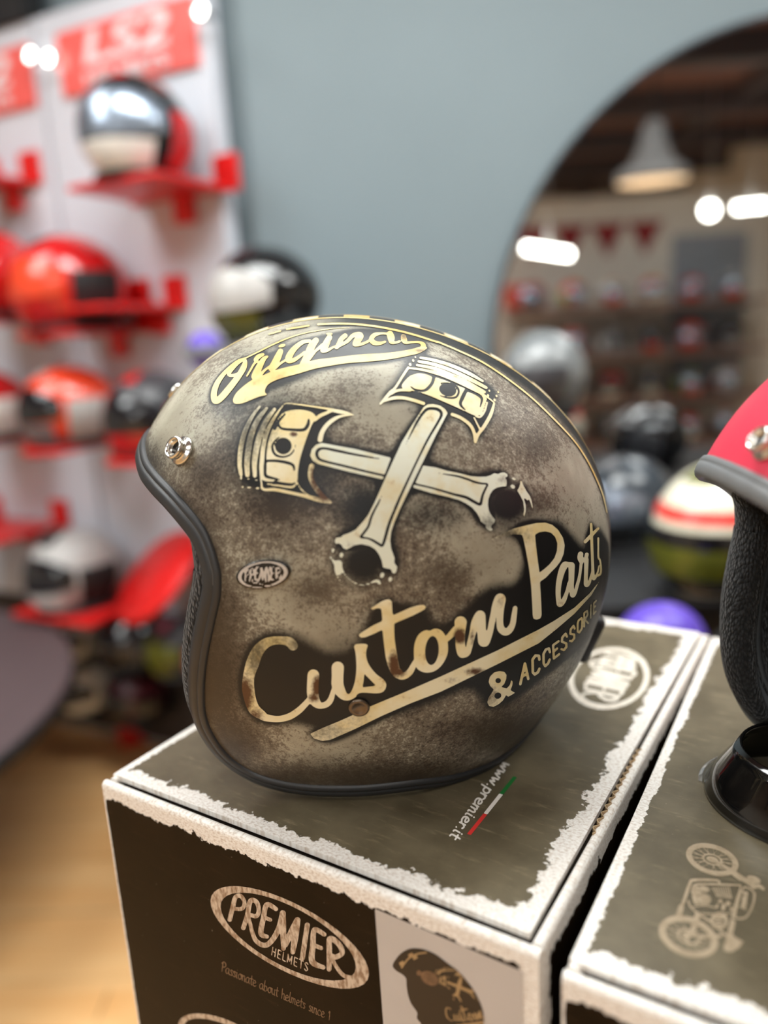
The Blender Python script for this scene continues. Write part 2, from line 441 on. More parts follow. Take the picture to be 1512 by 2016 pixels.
# ------------------------------------------------------------------ helmet artwork (outlines measured on the photograph)
def art_original(s):
    st, po = s.stroke, s.poly
    st('O1', [(535,412,10),(440,445,14),(340,525,20),(250,620,26),(180,720,32),(140,830,36),(140,920,38),(170,945,38),(230,900,40),(300,820,40),(380,720,38),(450,625,36),(505,530,36),(525,460,24),(515,425,14)])
    st('O1', [(515,430,14),(440,475,16),(370,545,20),(320,610,22),(360,630,18),(430,612,18),(475,590,14)])
    st('O1', [(745,370,18),(690,395,28),(655,435,26),(670,455,20)]); st('O1', [(545,635,10),(590,560,12),(630,490,14),(665,450,16)])
    st('O1', [(800,395,12),(760,420,26),(720,480,36),(680,560,42),(650,620,42),(645,650,36),(720,610,22),(760,570,16),(820,520,12)])
    st('O1', [(960,330,34),(930,400,42),(890,480,44),(850,545,36),(900,530,20),(960,480,14),(1040,430,14)]); s.ell('O1', 980, 260, 45, 20, -15)
    st('O1', [(1320,200,20),(1230,220,26),(1130,300,34),(1070,390,40),(1060,440,36),(1120,440,26),(1200,390,20),(1260,340,16)])
    st('O1', [(1400,195,36),(1350,260,46),(1310,350,46),(1270,440,44),(1240,490,40)]); st('O1', [(1320,420,20),(1400,320,16),(1480,240,12)])
    st('O2', [(0,400,12),(50,360,14),(90,320,14)]); st('O2', [(180,220,34),(150,280,42),(115,350,42),(100,390,24),(160,380,18),(230,340,14),(300,320,14)]); s.ell('O2', 180, 178, 42, 14)
    st('O2', [(375,200,30),(330,240,30),(300,300,32),(270,345,24)]); st('O2', [(300,330,14),(400,270,22),(470,200,26),(540,190,38),(560,210,42),(520,270,42),(495,310,24),(560,310,18),(640,280,16),(690,250,16)])
    st('O2', [(890,175,14),(820,172,14),(740,190,26),(700,240,30),(730,285,30),(800,295,22),(870,275,14)]); st('O2', [(930,180,40),(945,230,44),(950,280,24),(1000,285,16),(1050,270,14)])
    st('O2', [(1095,210,30),(1105,250,36),(1130,285,20),(1200,280,14),(1290,280,14),(1340,310,28),(1340,350,36)])
    o2 = lambda l: [(( 620 + .15873 * x), (630 + .15873 * y)) for x, y in l]; o1 = lambda l: [((400 + .15873 * x), (640 + .15873 * y)) for x, y in l]
    po('PX', o2([(1392,345),(1310,335),(1200,365),(1000,400),(800,420),(600,430),(400,450),(200,475),(0,500)]) +
       o1([(1200,490),(1000,535),(850,580),(720,640),(600,690),(480,780),(410,850),(375,920),(380,965),(420,982),(500,970),(600,930),(700,890),(795,868),(770,840),(775,790),(820,730),(920,680),(1050,640),(1200,600)]) +
       o2([(0,608),(200,570),(400,540),(600,525),(800,508),(1000,480),(1150,450),(1280,420),(1350,385)]), n=3)
    st('O1', [(545,405,9),(700,330,9),(880,240,9),(1100,150,8),(1300,95,7),(1512,60,6)]); st('O2', [(110,125,6),(200,112,5),(300,105,4),(430,100,2)])

def art_piston_front(s):
    st, po = s.stroke, s.poly
    po('P1', [(560,290),(620,240),(740,215),(860,225),(940,255),(970,310),(930,380),(880,500),(825,660),(785,800),(765,930),(760,1020),(720,1055),(600,1045),(480,1020),(385,1000),(400,950),(400,850),(405,760),(425,600),(470,450),(520,350)], n=3)
    st('P1', [(500,430,20),(545,350,16),(620,265,10)], '-'); st('P1', [(545,385,12),(580,430,14),(700,445,16),(830,445,18),(880,390,20),(890,330,12)], '-')
    s.ell('P1', 600, 630, 95, 95, 0, '-'); st('P1', [(550,525,6),(490,590,10),(475,660,14),(510,730,14),(590,755,12),(670,735,10),(720,680,8),(738,615,5)], '-')
    st('P1', [(410,800,14),(520,800,16),(640,820,18),(710,850,16),(728,910,10)], '-'); st('P1', [(400,560,8),(400,760,8),(395,860,14),(395,960,16),(440,990,18),(560,1012,6)], '-')
    st('P1', [(410,1045,8),(560,1055,8),(680,1075,10),(730,1050,8)], '-')
    for l in ([(330,180,12),(240,300,20),(160,470,26),(115,650,27),(100,820,25),(110,920,22),(118,965,16)], [(410,200,16),(310,330,28),(235,500,31),(200,680,33),(185,830,31),(190,960,26)],
              [(500,210,18),(400,350,27),(325,530,31),(285,700,33),(270,830,29),(275,970,22)], [(590,170,6),(490,320,16),(410,480,22),(370,650,24),(355,800,25),(350,900,24),(370,1000,20),(480,1025,12)],
              [(420,1065,8),(560,1085,10),(690,1100,12),(735,1075,10),(745,1040,8)], [(340,960,8),(350,1060,10),(372,1125,14),(500,1128,18),(640,1155,18),(800,1190,18),(900,1215,22),(1030,1250,26),(1140,1275,14)],
              [(760,1050,6),(800,1120,8),(850,1165,8),(890,1200,8)], [(925,860,30),(910,960,28),(940,1060,28),(1010,1160,28),(1090,1240,24),(1140,1275,14)],
              [(580,200,5),(625,145,6),(760,155,8),(940,180,9),(1100,205,12),(1180,225,20),(1300,250,20),(1400,275,6)], [(960,330,20),(1020,285,20),(1100,250,18),(1160,225,14)],
              [(1020,560,28),(1040,480,26),(1090,400,24),(1170,330,22),(1260,290,14),(1390,275,6)]): st('P1', l)
    for x, y, a, b in ((118,1000,16,12),(200,1010,18,8),(292,1022,18,8),(135,1098,18,10),(210,1105,26,10),(305,1112,24,12)): s.ell('P1', x, y, a, b)

def art_piston_top(s):
    st, po = s.stroke, s.poly
    po('P2', [(480,265),(560,265),(640,290),(710,310),(830,350),(950,400),(1050,440),(1150,480),(1290,545),(1280,600),(1240,720),(1190,750),(1150,745),(1050,700),(920,640),(780,580),(640,520),(500,475),(380,455),(330,430),(330,390),(400,310)], n=3)
    st('P2', [(690,315,18),(670,380,18),(620,440,18),(570,465,14),(480,455,12),(425,415,6)], '-'); st('P2', [(440,280,6),(520,258,7),(620,270,12),(690,300,14)], '-')
    s.ell('P2', 850, 455, 100, 72, 15, '-'); st('P2', [(770,380,6),(860,380,8),(950,420,12),(975,480,12),(940,540,12),(850,545,10),(760,520,5)], '-')
    st('P2', [(1060,460,20),(1020,540,22),(995,620,16),(1050,685,6)], '-'); st('P2', [(1060,455,14),(1150,490,14),(1220,530,16),(1240,570,14),(1220,650,6)], '-')
    for l in ([(540,88,14),(700,118,18),(900,180,20),(1100,270,20),(1250,355,12)], [(520,130,16),(700,165,19),(900,235,21),(1100,330,22),(1290,430,16)], [(500,172,14),(700,212,19),(900,290,22),(1080,375,22),(1270,480,16)],
              [(400,205,10),(560,225,14),(760,275,20),(950,350,22),(1150,450,18),(1290,530,10),(1380,600,8)], [(400,200,14),(340,290,14),(250,430,14),(190,490,20),(80,615,12)],
              [(1380,610,12),(1340,740,20),(1260,880,20),(1200,960,18),(1165,1050,16)], [(1300,600,10),(1270,700,12),(1220,765,10),(1170,755,8)], [(1150,770,8),(1190,850,9),(1220,910,10)],
              [(200,505,10),(270,465,14),(340,455,16),(420,460,14)], [(110,590,8),(220,550,18),(330,545,18),(450,570,18),(575,610,18)], [(900,735,18),(1000,775,18),(1100,850,18),(1150,940,18),(1165,1050,16)]): st('P2', l)
    for x, y, a in ((480,80,10),(455,120,13),(420,165,15),(1325,465,11),(1310,518,13),(1385,570,13),(1407,525,12),(1427,480,10)): s.ell('P2', x, y, a, a * 1.3, -20)

def art_rod_rear(s):
    st, po = s.stroke, s.poly
    po('RX', [(170,365),(500,425),(855,512),(775,722),(755,722),(430,648),(130,572),(80,540),(55,490),(70,430),(110,385)])
    st('RX', [(745,522,4),(600,498,10),(450,470,12),(300,438,14),(190,418,12),(135,435,16),(120,480,16),(145,525,14),(220,552,12),(400,595,12),(600,645,11),(775,685,11),(800,690,11)], '-')
    po('R2', [(-355,129),(-166,156),(0,205),(200,245),(350,285),(480,295),(580,292),(650,270),(700,240),(760,255),(790,235),(850,228),(900,260),(895,290),(860,305),(880,340),(885,390),(880,435),(820,438),(740,455),(680,490),(640,550),(610,630),(605,720),(620,800),(660,870),(715,935),(700,980),(660,1010),(650,1050),(680,1075),(650,1102),(600,1080),(570,1040),(575,1010),(500,960),(490,920),(440,830),(370,750),(280,690),(180,640),(0,590),(-242,534),(-512,451),(-474,391)])
    st('R2', [(-520,392,14),(-242,456,14),(0,525,16),(120,560,18),(280,600,22),(400,665,22),(490,705,20),(510,640,20),(530,560,18),(570,470,16),(600,405,12),(520,395,14),(420,375,16),(300,330,16),(150,285,14),(0,262,10),(-151,234,3)], '-')
    s.ell('R2', 990, 325, 35, 16, 30); s.ell('R2', 975, 440, 36, 28, 30)
    po('R2', [(1080,355),(1110,360),(1130,420),(1180,510),(1230,580),(1255,650),(1272,740),(1265,800),(1245,700),(1215,620),(1195,650),(1160,615),(1140,620),(1168,720),(1168,800),(1150,870),(1080,950),(1130,880),(1145,780),(1130,660),(1080,560),(1040,500),(1070,450),(1085,400)])

def art_rod_front(s):
    st, po = s.stroke, s.poly
    po('PX', [(841.6,797),(852,796),(866,799),(876,806),(881,813.8),(857.9,857.5),(818,938.9),(788.5,1000),(776.8,1027),(770,1046.9),(768,1064),(770,1080),(776.8,1098.5),(776,1107.7),(782,1115.7),(780,1126),(775.5,1129.6),(772,1127),(769.6,1120),(762,1119),(754,1117),(751.7,1103.8),(746.4,1091.9),(738.5,1081),(727.9,1074.7),(712,1071),(698.8,1073),(689.5,1078),(681.6,1082),(675.6,1078.6),(672,1072),(667,1069),(661,1071),(659,1065),(661.7,1058.8),(668,1058),(672,1057.5),(675,1053.5),(686.9,1049.5),(700,1043),(714.7,1027),(725,1013.8),(737,990),(752.8,954.8),(768.6,919),(790.5,871.4),(814.3,831.7),(834,802)])
    st('RX', [(1000,385,3),(1060,260,8),(1130,130,12),(1190,50,14),(1240,25,14),(1320,35,15),(1355,80,14),(1320,160,12),(1220,330,11),(1100,570,10),(960,870,12),(900,1008,14)], '-')
    st('R1', [(1160,0,16),(1080,180,20),(1020,340,22),(975,500,22),(930,630,20),(880,615,20),(780,555,18),(700,525,14),(610,510,18),(650,450,18),(720,350,18),(760,220,18),(810,110,16),(870,0,14)], '-')
    st('RX', [(731,957,9),(770,875,3)], '-')
    s.ell('R1', 195, 705, 20, 38, 20); s.ell('R1', 320, 775, 28, 40, 15); s.ell('R1', 925, 1075, 30, 42, 20); s.ell('R1', 1045, 1135, 28, 38, 15)
    po('R1', [(140,800),(165,795),(185,830),(220,860),(290,850),(330,880),(330,950),(350,1010),(400,1090),(480,1160),(580,1205),(660,1210),(740,1190),(800,1150),(850,1135),(890,1155),(915,1215),(880,1210),(840,1180),(780,1190),(700,1224),(600,1226),(500,1195),(420,1135),(360,1065),(325,1020),(315,1070),(260,1065),(290,1130),(340,1190),(370,1220),(300,1170),(250,1100),(220,1010),(212,920),(185,870)])

def art_custom(s):
    st, po = s.stroke, s.poly
    st('CU', [(738,318,60),(690,270,58),(600,255,50),(480,260,52),(385,300,62),(300,390,72),(240,530,80),(190,700,70),(183,850,76),(212,1000,72),(260,1110,70),(350,1178,56),(400,1210,45),(550,1229,39),(690,1198,41),(800,1130,41),(870,1065,38),(940,990,36)])
    st('CU', [(990,685,72),(982,850,72),(988,950,70),(1015,1015,60),(1050,1050,46),(1095,1062,37),(1160,1040,38),(1205,985,36),(1235,890,30),(1260,820,28)])
    st('CU', [(1292,592,76),(1290,700,72),(1290,800,74),(1320,880,66),(1370,945,48),(1430,958,38),(1490,930,36)])
    po('ST', [(360,640),(380,618),(445,610),(520,615),(527,640),(512,690),(508,750),(525,830),(570,910),(640,990),(715,1045),(752,1095),(758,1140),(735,1190),(690,1218),(620,1225),(520,1218),(425,1222),(340,1280),(280,1305),(240,1290),(300,1240),(345,1160),(375,1050),(388,920),(385,800),(375,710)], n=3)
    po('ST', [(485,980),(632,1130),(462,1152),(480,1060)], '-')
    po('ST', [(508,218),(600,150),(700,85),(760,62),(800,62),(828,85),(832,170),(838,260),(940,215),(1050,165),(1150,135),(1220,127),(1250,148),(1240,180),(1180,215),(1080,265),(950,320),(857,360),(857,450),(862,560),(880,680),(900,800),(925,920),(955,960),(960,1050),(930,1055),(860,1025),(810,960),(775,870),(750,770),(735,650),(722,540),(712,435),(600,490),(500,530),(440,535),(418,515),(425,490),(500,440),(600,380),(710,330),(705,250),(695,170),(640,172),(560,200)])
    st('ST', [(900,970,60),(935,1005,48),(990,1005,42),(1050,960,40),(1090,890,36),(1125,830,34)])
    po('OM', [(-34,830),(-20,720),(20,630),(80,580),(130,568),(165,575),(210,553),(260,550),(310,575),(350,625),(380,700),(390,790),(380,870),(340,960),(280,1035),(210,1080),(130,1095),(60,1080),(0,1035),(-25,960)], n=3)
    s.ell('OM', 190, 820, 84, 180, 4, '-')
    st('OM', [(375,675,34),(430,620,40),(480,560,40)])
    st('OM', [(545,472,76),(540,600,60),(541,750,58),(560,840,60),(580,858,52),(630,840,40),(665,720,38),(695,600,40),(725,480,50),(785,385,60),(797,450,58),(803,560,54),(810,680,52),(822,720,52),(862,715,42),(905,600,38),(930,480,38),(955,360,38),(980,260,44),(1035,180,66),(1035,260,54),(1031,350,46),(1030,470,42),(1045,550,46),(1095,590,46),(1150,565,42),(1190,490,36),(1205,400,34),(1220,295,28)])
    po('PT', [(-417,470),(-300,400),(-198,346),(-56,290),(100,250),(250,215),(380,208),(480,240),(560,310),(630,420),(655,530),(640,650),(600,750),(540,830),(460,910),(390,985),(305,1045),(318,1250),(325,1400),(328,1520),(310,1565),(260,1580),(215,1570),(203,1520),(195,1350),(180,1100),(150,850),(105,600),(70,430),(50,378),(-56,372),(-199,392),(-341,440)])
    po('PT', [(235,380),(290,345),(380,332),(460,350),(520,410),(552,500),(545,610),(510,710),(440,800),(360,870),(298,915),(275,750),(250,550)], '-')
    st('PT', [(752,815,46),(700,800,34),(655,812,48),(612,900,46),(575,1050,40),(562,1200,36),(572,1320,36),(588,1362,40),(640,1310,34),(690,1180,26),(715,1060,22)])
    st('PT', [(752,815,46),(752,900,42),(750,1000,40),(748,1100,36),(758,1190,34),(768,1235,34),(800,1200,26),(830,1100,24),(858,1000,22),(875,900,20),(888,790,22)])
    st('PT', [(880,655,38),(872,710,38),(892,765,30)]); st('PT', [(890,700,24),(940,740,24),(968,660,28)]); st('PT', [(962,730,32),(958,900,28),(955,1000,28),(962,1085,34),(1000,1060,22),(1025,980,18),(1045,900,14)])
    st('PT', [(1028,230,18),(1035,400,20),(1042,600,20),(1050,800,20),(1055,950,24),(1065,1000,24),(1095,970,18),(1125,900,12),(1140,820,10)]); st('PT', [(945,478,24),(1040,380,24),(1130,290,16)])
    st('PT', [(1130,430,14),(1130,560,12),(1132,700,14),(1155,740,12),(1168,850,13),(1160,930,15),(1120,960,13),(1090,960,10)])

def art_underline(s):
    s.poly('PX', [(611,1444),(634,1433),(666,1420),(695,1407),(729,1390),(799,1361),(868,1331),(979,1280),(1060,1239),(1090,1222),(1130,1196),(1160,1168),(1180,1143),(1163,1172),(1130,1208),(1095,1238),(1060,1266),(979,1307),(868,1361),(808,1384),(751,1409),(700,1434),(650,1456),(634,1458),(618,1453)])

def art_accessories(s):
    st = s.stroke
    s.poly('AC', [(125,1000),(140,940),(190,890),(250,876),(305,885),(330,920),(325,970),(300,1030),(262,1055),(330,1075),(365,1040),(390,965),(400,1010),(395,1040),(375,1095),(428,1125),(350,1170),(325,1150),(290,1210),(240,1255),(180,1285),(130,1275),(110,1235),(125,1180),(170,1110),(185,1085),(145,1050)])
    s.ell('AC', 234, 985, 32, 30, 0, '-'); s.ell('AC', 230, 1157, 40, 36, -20, '-')
    def L(r, *lines):
        for l in lines:
            for a, b in zip(l[:-1], l[1:]): st('AC', [(*a, r), (*b, r)])
    L(15, [(487,1025),(540,790),(578,965)], [(507,935),(568,908)])
    L(15, [(705,745),(700,702),(660,698),(627,745),(630,890),(652,915),(690,888),(705,850)])
    L(14, [(825,660),(815,618),(780,628),(752,680),(754,790),(772,820),(805,788),(822,745)])
    L(13, [(925,535),(862,580),(870,732),(932,682)], [(867,655),(908,618)])
    L(13, [(1020,482),(1005,448),(967,490),(962,540),(1013,560),(1014,600),(985,636),(957,625)])
    L(12, [(1110,392),(1095,358),(1062,400),(1058,450),(1103,458),(1104,500),(1075,536),(1054,530)])
    L(11, [(1142,330),(1152,297),(1188,270),(1195,300),(1190,390),(1160,436),(1142,425),(1142,330)])
    L(10, [(1217,368),(1217,212),(1250,188),(1258,230),(1225,288),(1262,328)])
    L(9, [(1295,122),(1290,268)]); L(8, [(1355,72),(1327,100),(1322,228),(1350,192)], [(1324,160),(1345,132)])

def art_stripe(s):
    s.stroke('O1', [(820,117,9),(960,77,10)]); s.stroke('O1', [(1040,55,11),(1310,12,11)])
    s.stroke('O2', [(40,60,12),(300,50,12),(600,65,12),(900,110,12),(1200,180,12),(1512,278,11)])
    s.stroke('SV', [(-165,140,7),(0,210,7),(200,305,7),(400,435,7),(600,590,7),(780,760,7),(950,940,6),(1050,1080,6),(1130,1230,6),(1200,1400,5),(1235,1550,4)])

# the maker's oval logo, drawn once (design units of the badge) and placed with a mapping
def logo(s, v, ring=True, letters=True, small=True, k=.76):
    st = lambda v_, l: s.stroke(v_, [(x, y, r * k) for x, y, r in l])
    if ring:
        s.ell(v, 765, 495, 612, 318, -8); s.ell(v, 762, 500, 524, 278, -9, '-')
    if letters:
        for l in ([(330,650,24),(340,520,26),(350,420,26),(390,382,24),(425,420,22),(415,490,22),(360,530,20)],
                  [(440,655,24),(460,520,26),(472,380,28),(520,358,26),(545,420,24),(530,490,24),(472,520,20),(492,600,20),(530,690,22),(580,710,24),(630,680,26),(680,580,28),(715,460,30),(735,330,32)],
                  [(680,325,24),(605,330,28),(585,480,28),(575,618,28),(622,618,20)], [(590,462,20),(640,455,20)], [(735,330,32),(742,480,32),(748,640,22)], [(852,322,32),(810,450,34),(762,600,26)], [(852,322,32),(835,480,34),(817,625,24)],
                  [(930,318,26),(908,480,26),(887,632,24)], [(1060,322,22),(985,328,26),(968,480,28),(960,615,28),(1038,612,20)], [(970,470,20),(1030,460,20)],
                  [(1080,600,22),(1090,460,26),(1102,335,28),(1165,338,26),(1188,400,24),(1135,470,24),(1102,482,20),(1130,540,18),(1180,585,18),(1250,560,20),(1300,490,22)]): st(v, l)
    if small:
        x = 660
        for ch in 'HELMETS':
            gl, adv = GLYPH[ch]
            for q in gl: st(v, [(x + 36 * a + 4 * b, 745 - 45 * b - (x - 660) * .12, 5) for a, b in q])
            x += 42 * adv
# ------------------------------------------------------------------ the open-face helmet: a shell over the chart (u, v) of its left side
HC = np.array([-0.0073558, 0.4672976, ZB]); HYAW = -0.0196752
HZ, HB, HN, HBY = 0.1243115, 0.1239939, 2.1245584, 0.0257823
FA = (0.14964426, -0.00843506, -0.00307859, 0.00382409); FB = (-0.01732825, 0.00226542, 0.00237761)

def spow(x, e): return np.sign(x) * np.abs(x) ** e

def prof(al):
    r = FA[0] + 0 * al
    for k in (1, 2, 3): r = r + FA[k] * np.cos(k * al) + FB[k - 1] * np.sin(k * al)
    return r

def hsurf(u, v):
    """helmet-local point for chart position (u, v); (0, 0) is the middle of the left side, radius pi/2 the mid-plane"""
    tau = np.hypot(u, v); al = np.arctan2(v, u)
    rho = prof(al) * spow(np.sin(tau), 2 / HN); Z = rho * np.sin(al)
    y = -HB * (1 + HBY * Z / .12) * spow(np.cos(tau), 2 / HN)
    return np.stack([rho * np.cos(al), y, HZ + Z], -1)

def hnormal(u, v, e=2e-3):
    a = hsurf(u + e, v) - hsurf(u - e, v); b = hsurf(u, v + e) - hsurf(u, v - e)
    n = np.cross(a, b); n /= np.linalg.norm(n, axis=-1, keepdims=True) + 1e-12
    P = hsurf(u, v) - np.array([0, 0, HZ]); s = np.sign((n * P).sum(-1, keepdims=True))
    return n * s

def pol(al, tau):
    a, t = np.radians(al), np.radians(tau); return t * np.cos(a), t * np.sin(a)

def hworld(P):
    c, s = math.cos(HYAW), math.sin(HYAW)
    return np.stack([HC[0] + c * P[..., 0] - s * P[..., 1], HC[1] + s * P[..., 0] + c * P[..., 1], HC[2] + P[..., 2]], -1)

# edge of the shell (angle round the side, distance from its middle), brow -> window -> cheek -> bottom rim -> nape
EDGE = [(149.4,90),(149.6,80),(150.1,71),(150.9,62),(151.0,55),(151.2,46.1),(152.7,38.7),(155.4,33.6),(160.2,30.2),(166.6,27.9),(170.5,27.3),(178.1,27.2),(188,28.8),(200.3,32.6),(209.8,37.1),(216.9,41.4),(223.1,44.3),
        (229.9,46.2),(236.8,45.7),(243.4,43.4),(251,40.9),(261.8,39.1),(278.3,41.2),(291.3,50.2),(304.5,67.5),(314,78.5),(319.5,90)]
euv = np.array([pol(a, t) for a, t in EDGE]); edge_uv = catmull(euv, 8)

GS = 0.005; ax_ = np.arange(-1.72, 1.7201, GS)
GU, GV = np.meshgrid(ax_, ax_)
GP = hsurf(GU, GV); GW = hworld(GP); GX, GY = sheet(GW)
gn = hnormal(GU, GV); gc, gs_ = math.cos(HYAW), math.sin(HYAW)
gnw = np.stack([gc * gn[..., 0] - gs_ * gn[..., 1], gs_ * gn[..., 0] + gc * gn[..., 1], gn[..., 2]], -1)
FRONT = ((CAM - GW) * gnw).sum(-1) > 0.0        # the painted side

# ---- materials
g = Mat('worn_helmet_paint')
co = g.coord(); n1 = g.noise(co, 24, 6, .62); n2 = g.noise(co, 70, 8, .72); n3 = g.noise(co, 900, 3, .6); n4 = g.noise(co, 11, 4, .55)
tan_ = g.mix(g.ss(n1, .35, .65), srgb(150, 144, 127), srgb(178, 174, 156))
n5 = g.noise(co, 300, 5, .75)
spot = g.math('ADD', g.math('ADD', g.math('MULTIPLY', n5, .55), g.math('MULTIPLY', n4, .95)), g.math('MULTIPLY', g.math('SUBTRACT', n3, .5), .42))
spot = g.math('ADD', spot, g.math('MULTIPLY', g.attr('umber'), .22))
c_ = g.mix(g.ss(spot, .72, .86, 0, .8), tan_, srgb(92, 79, 66))
c_ = g.mix(g.ss(spot, .86, 1.0, 0, .85), c_, srgb(54, 42, 34))
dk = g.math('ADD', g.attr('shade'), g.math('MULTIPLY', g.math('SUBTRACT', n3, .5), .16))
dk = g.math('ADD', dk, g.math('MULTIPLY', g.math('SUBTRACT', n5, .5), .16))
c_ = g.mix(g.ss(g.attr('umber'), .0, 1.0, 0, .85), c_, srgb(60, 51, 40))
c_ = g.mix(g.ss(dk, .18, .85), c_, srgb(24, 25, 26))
g.set(col=c_, rough=g.ss(n2, .3, .7, .50, .42), spec=.35); g.bump(n3, .02, .0004); M_PAINT = g.m

def aged_print(name, c1, c2):
    g = Mat(name)
    co = g.coord(); n1 = g.noise(co, 30, 4, .6); n2 = g.noise(co, 120, 6, .7); n3 = g.noise(co, 600, 3, .6)
    c_ = g.mix(g.ss(n1, .42, .66, 0, .9), srgb(*c1), srgb(*c2))
    c_ = g.mix(g.ss(n2, .60, .72, 0, .6), c_, srgb(170, 136, 88))
    rs = g.math('ADD', g.attr('rust'), g.math('MULTIPLY', g.math('SUBTRACT', n3, .5), .5))
    c_ = g.mix(g.ss(rs, .25, .75), c_, srgb(84, 54, 32))
    fd = g.math('ADD', g.attr('fade'), g.math('MULTIPLY', g.math('SUBTRACT', n3, .5), .6))
    c_ = g.mix(g.ss(fd, .15, .85, 0, .88), c_, srgb(40, 37, 30))
    g.set(col=c_, rough=.5, spec=.4); return g.m
M_INK = aged_print('aged_cream_print', (236, 229, 198), (224, 204, 142))
M_INKG = aged_print('aged_gold_print', (226, 208, 152), (204, 168, 88))
M_INKR = aged_print('aged_pale_print', (226, 232, 216), (218, 204, 154))

M_RUBBER = plain('black_rubber', (44, 45, 47), .46, var=.06, scale=60)
g = Mat('black_knit'); vo = g.n('ShaderNodeTexVoronoi'); g.put(vo.inputs['Vector'], g.coord('Object', (1, 1, .5))); vo.inputs['Scale'].default_value = 700
g.set(col=g.mix(g.ss(vo.outputs['Distance'], .1, .7), srgb(40, 40, 42), srgb(8, 8, 9)), rough=.85, sheen=.2); g.bump(vo.outputs['Distance'], 1.0, .0015); g.nt.nodes['Bump'].invert = True; M_KNIT = g.m
M_CHROME = plain('chrome', (222, 220, 214), .2, metal=1.0, var=.03)
M_RIVET = plain('dull_bronze_rivet', (112, 100, 88), .35, metal=.9, var=.1)
M_BADGE = plain('black_badge', (14, 14, 15), .25, var=.05, coat=.3)
M_SILVER = plain('silver_print', (206, 202, 198), .3, metal=.35, var=.05, scale=200)
g = Mat('gold_and_black_checks'); ck = g.n('ShaderNodeTexChecker'); uvn = g.n('ShaderNodeUVMap'); g.put(ck.inputs['Vector'], uvn.outputs[0]); ck.inputs['Scale'].default_value = 1.0
ck.inputs['Color1'].default_value = srgb(30, 30, 30); nz = g.noise(g.coord(), 60, 4); g.put(ck.inputs['Color2'], g.mix(g.ss(nz, .4, .6), srgb(236, 226, 196), srgb(206, 168, 90)))
g.set(col=ck.outputs['Color'], rough=.4); M_CHECK = g.m

helmet = empty('open_face_helmet', tuple(HC), HYAW, 'worn bronze open-face helmet with gold crossed pistons, on brown cardboard box', 'helmet', 'open-face helmets on the boxes')

# ---- artwork meshes
FADE = [(505,1290,30,60,.75),(545,1262,60,26,.55),(585,1268,30,25,.7),(515,835,40,55,.75),(488,860,26,70,.8),(560,800,40,20,.5),(640,1440,70,30,.55),(700,1420,40,26,.35),(1000,1052,40,22,.75),(1035,1055,25,25,.4),
        (960,1030,26,24,.6),(990,1035,60,20,.45),(1165,1205,22,60,.6),(1190,1180,16,60,.8),(795,662,10,10,.7),(735,1190,22,20,.25)]
RUST = [(480,1370,24,50,.9),(500,1410,26,22,.7),(625,1352,13,26,.95),(618,1373,14,12,.8),(776,1310,15,34,.9),(785,1322,20,14,.8),(905,1252,14,18,1.0),(930,1255,8,22,.6),(935,1322,26,10,.75),(890,1340,26,10,.45),(965,1370,26,32,.55),
        (820,830,16,22,.45),(620,940,14,40,.8),(640,970,30,26,.85),(990,945,18,14,.5),(830,690,22,6,.6),(655,675,14,12,.6),(985,1185,12,18,.45),(912,858,22,20,.4),(690,1072,24,16,.4),(578,855,10,6,.9)]
ink_mask = np.zeros(GX.shape)
def ink(name, draw, parent=helmet, mat=None, lift=.00025, halo=True, attrs=True):
    s = Sheet(GX, GY); draw(s); s.F[~FRONT] = -50
    if halo: np.maximum(ink_mask, (s.F > 0) * 1.0, out=ink_mask)
    js = np.nonzero((s.F > -20).any(0))[0]; is_ = np.nonzero((s.F > -20).any(1))[0]
    sl = (slice(max(is_[0] - 1, 0), is_[-1] + 2), slice(max(js[0] - 1, 0), js[-1] + 2))
    uv, fc = march(GU[sl], GV[sl], s.F[sl])
    P = hsurf(uv[:, 0], uv[:, 1]) + hnormal(uv[:, 0], uv[:, 1]) * lift
    o = mesh_obj(name, P, fc, mat or M_INK, parent)
    if attrs:
        X, Y = sheet(hworld(P)); set_attr(o, 'fade', spots(X, Y, FADE)); set_attr(o, 'rust', spots(X, Y, RUST))
    return o
tag(ink('lettering', art_original, mat=M_INKG), 'gold script word Original over a swoosh')
tag(ink('piston', art_piston_front), 'gold engraved piston pointing forward'); tag(ink('piston', art_piston_top), 'gold engraved piston pointing up')
tag(ink('connecting_rod', art_rod_rear, mat=M_INKR), 'gold connecting rod lying behind the other'); tag(ink('connecting_rod', art_rod_front, mat=M_INKR), 'gold connecting rod lying in front')
tag(ink('lettering', art_custom), 'large gold script words Custom Parts'); tag(ink('underline', art_underline), 'gold underline sweeping up to the right')
tag(ink('lettering', art_accessories), 'small gold capitals & ACCESSORIES'); tag(ink('stripe', art_stripe, mat=M_INKG), 'thin gold line along the crown')

# black grounds under the lettering, the pistons and the rod ends
s = Sheet(GX, GY)
s.poly('PX', [(470,1310),(500,1250),(570,1240),(660,1290),(715,1250),(720,1190),(845,1185),(860,1245),(960,1150),(1020,1150),(1045,1030),(1100,1020),(1150,1080),(1180,1035),(1200,1070),(1195,1230),(1130,1290),(1000,1390),(955,1395),(930,1350),(840,1390),(640,1450),(600,1425),(520,1425)])
s.ell('R1', 640, 915, 310, 310); s.ell('R2', 890, 705, 300, 300)
s.poly('P1', [(330,150),(620,120),(1200,210),(1420,275),(1050,480),(960,700),(950,1000),(1160,1290),(360,1150),(90,1130),(60,800),(140,450)])
s.poly('P2', [(400,60),(540,60),(900,150),(1270,340),(1450,470),(1380,640),(1170,1080),(1100,850),(900,700),(560,630),(330,560),(60,640)])
s.poly('PX', [(440,735),(480,712),(600,665),(700,645),(800,650),(845,680),(830,695),(640,728),(540,770),(480,785),(440,775)])
s.F[~FRONT] = -50
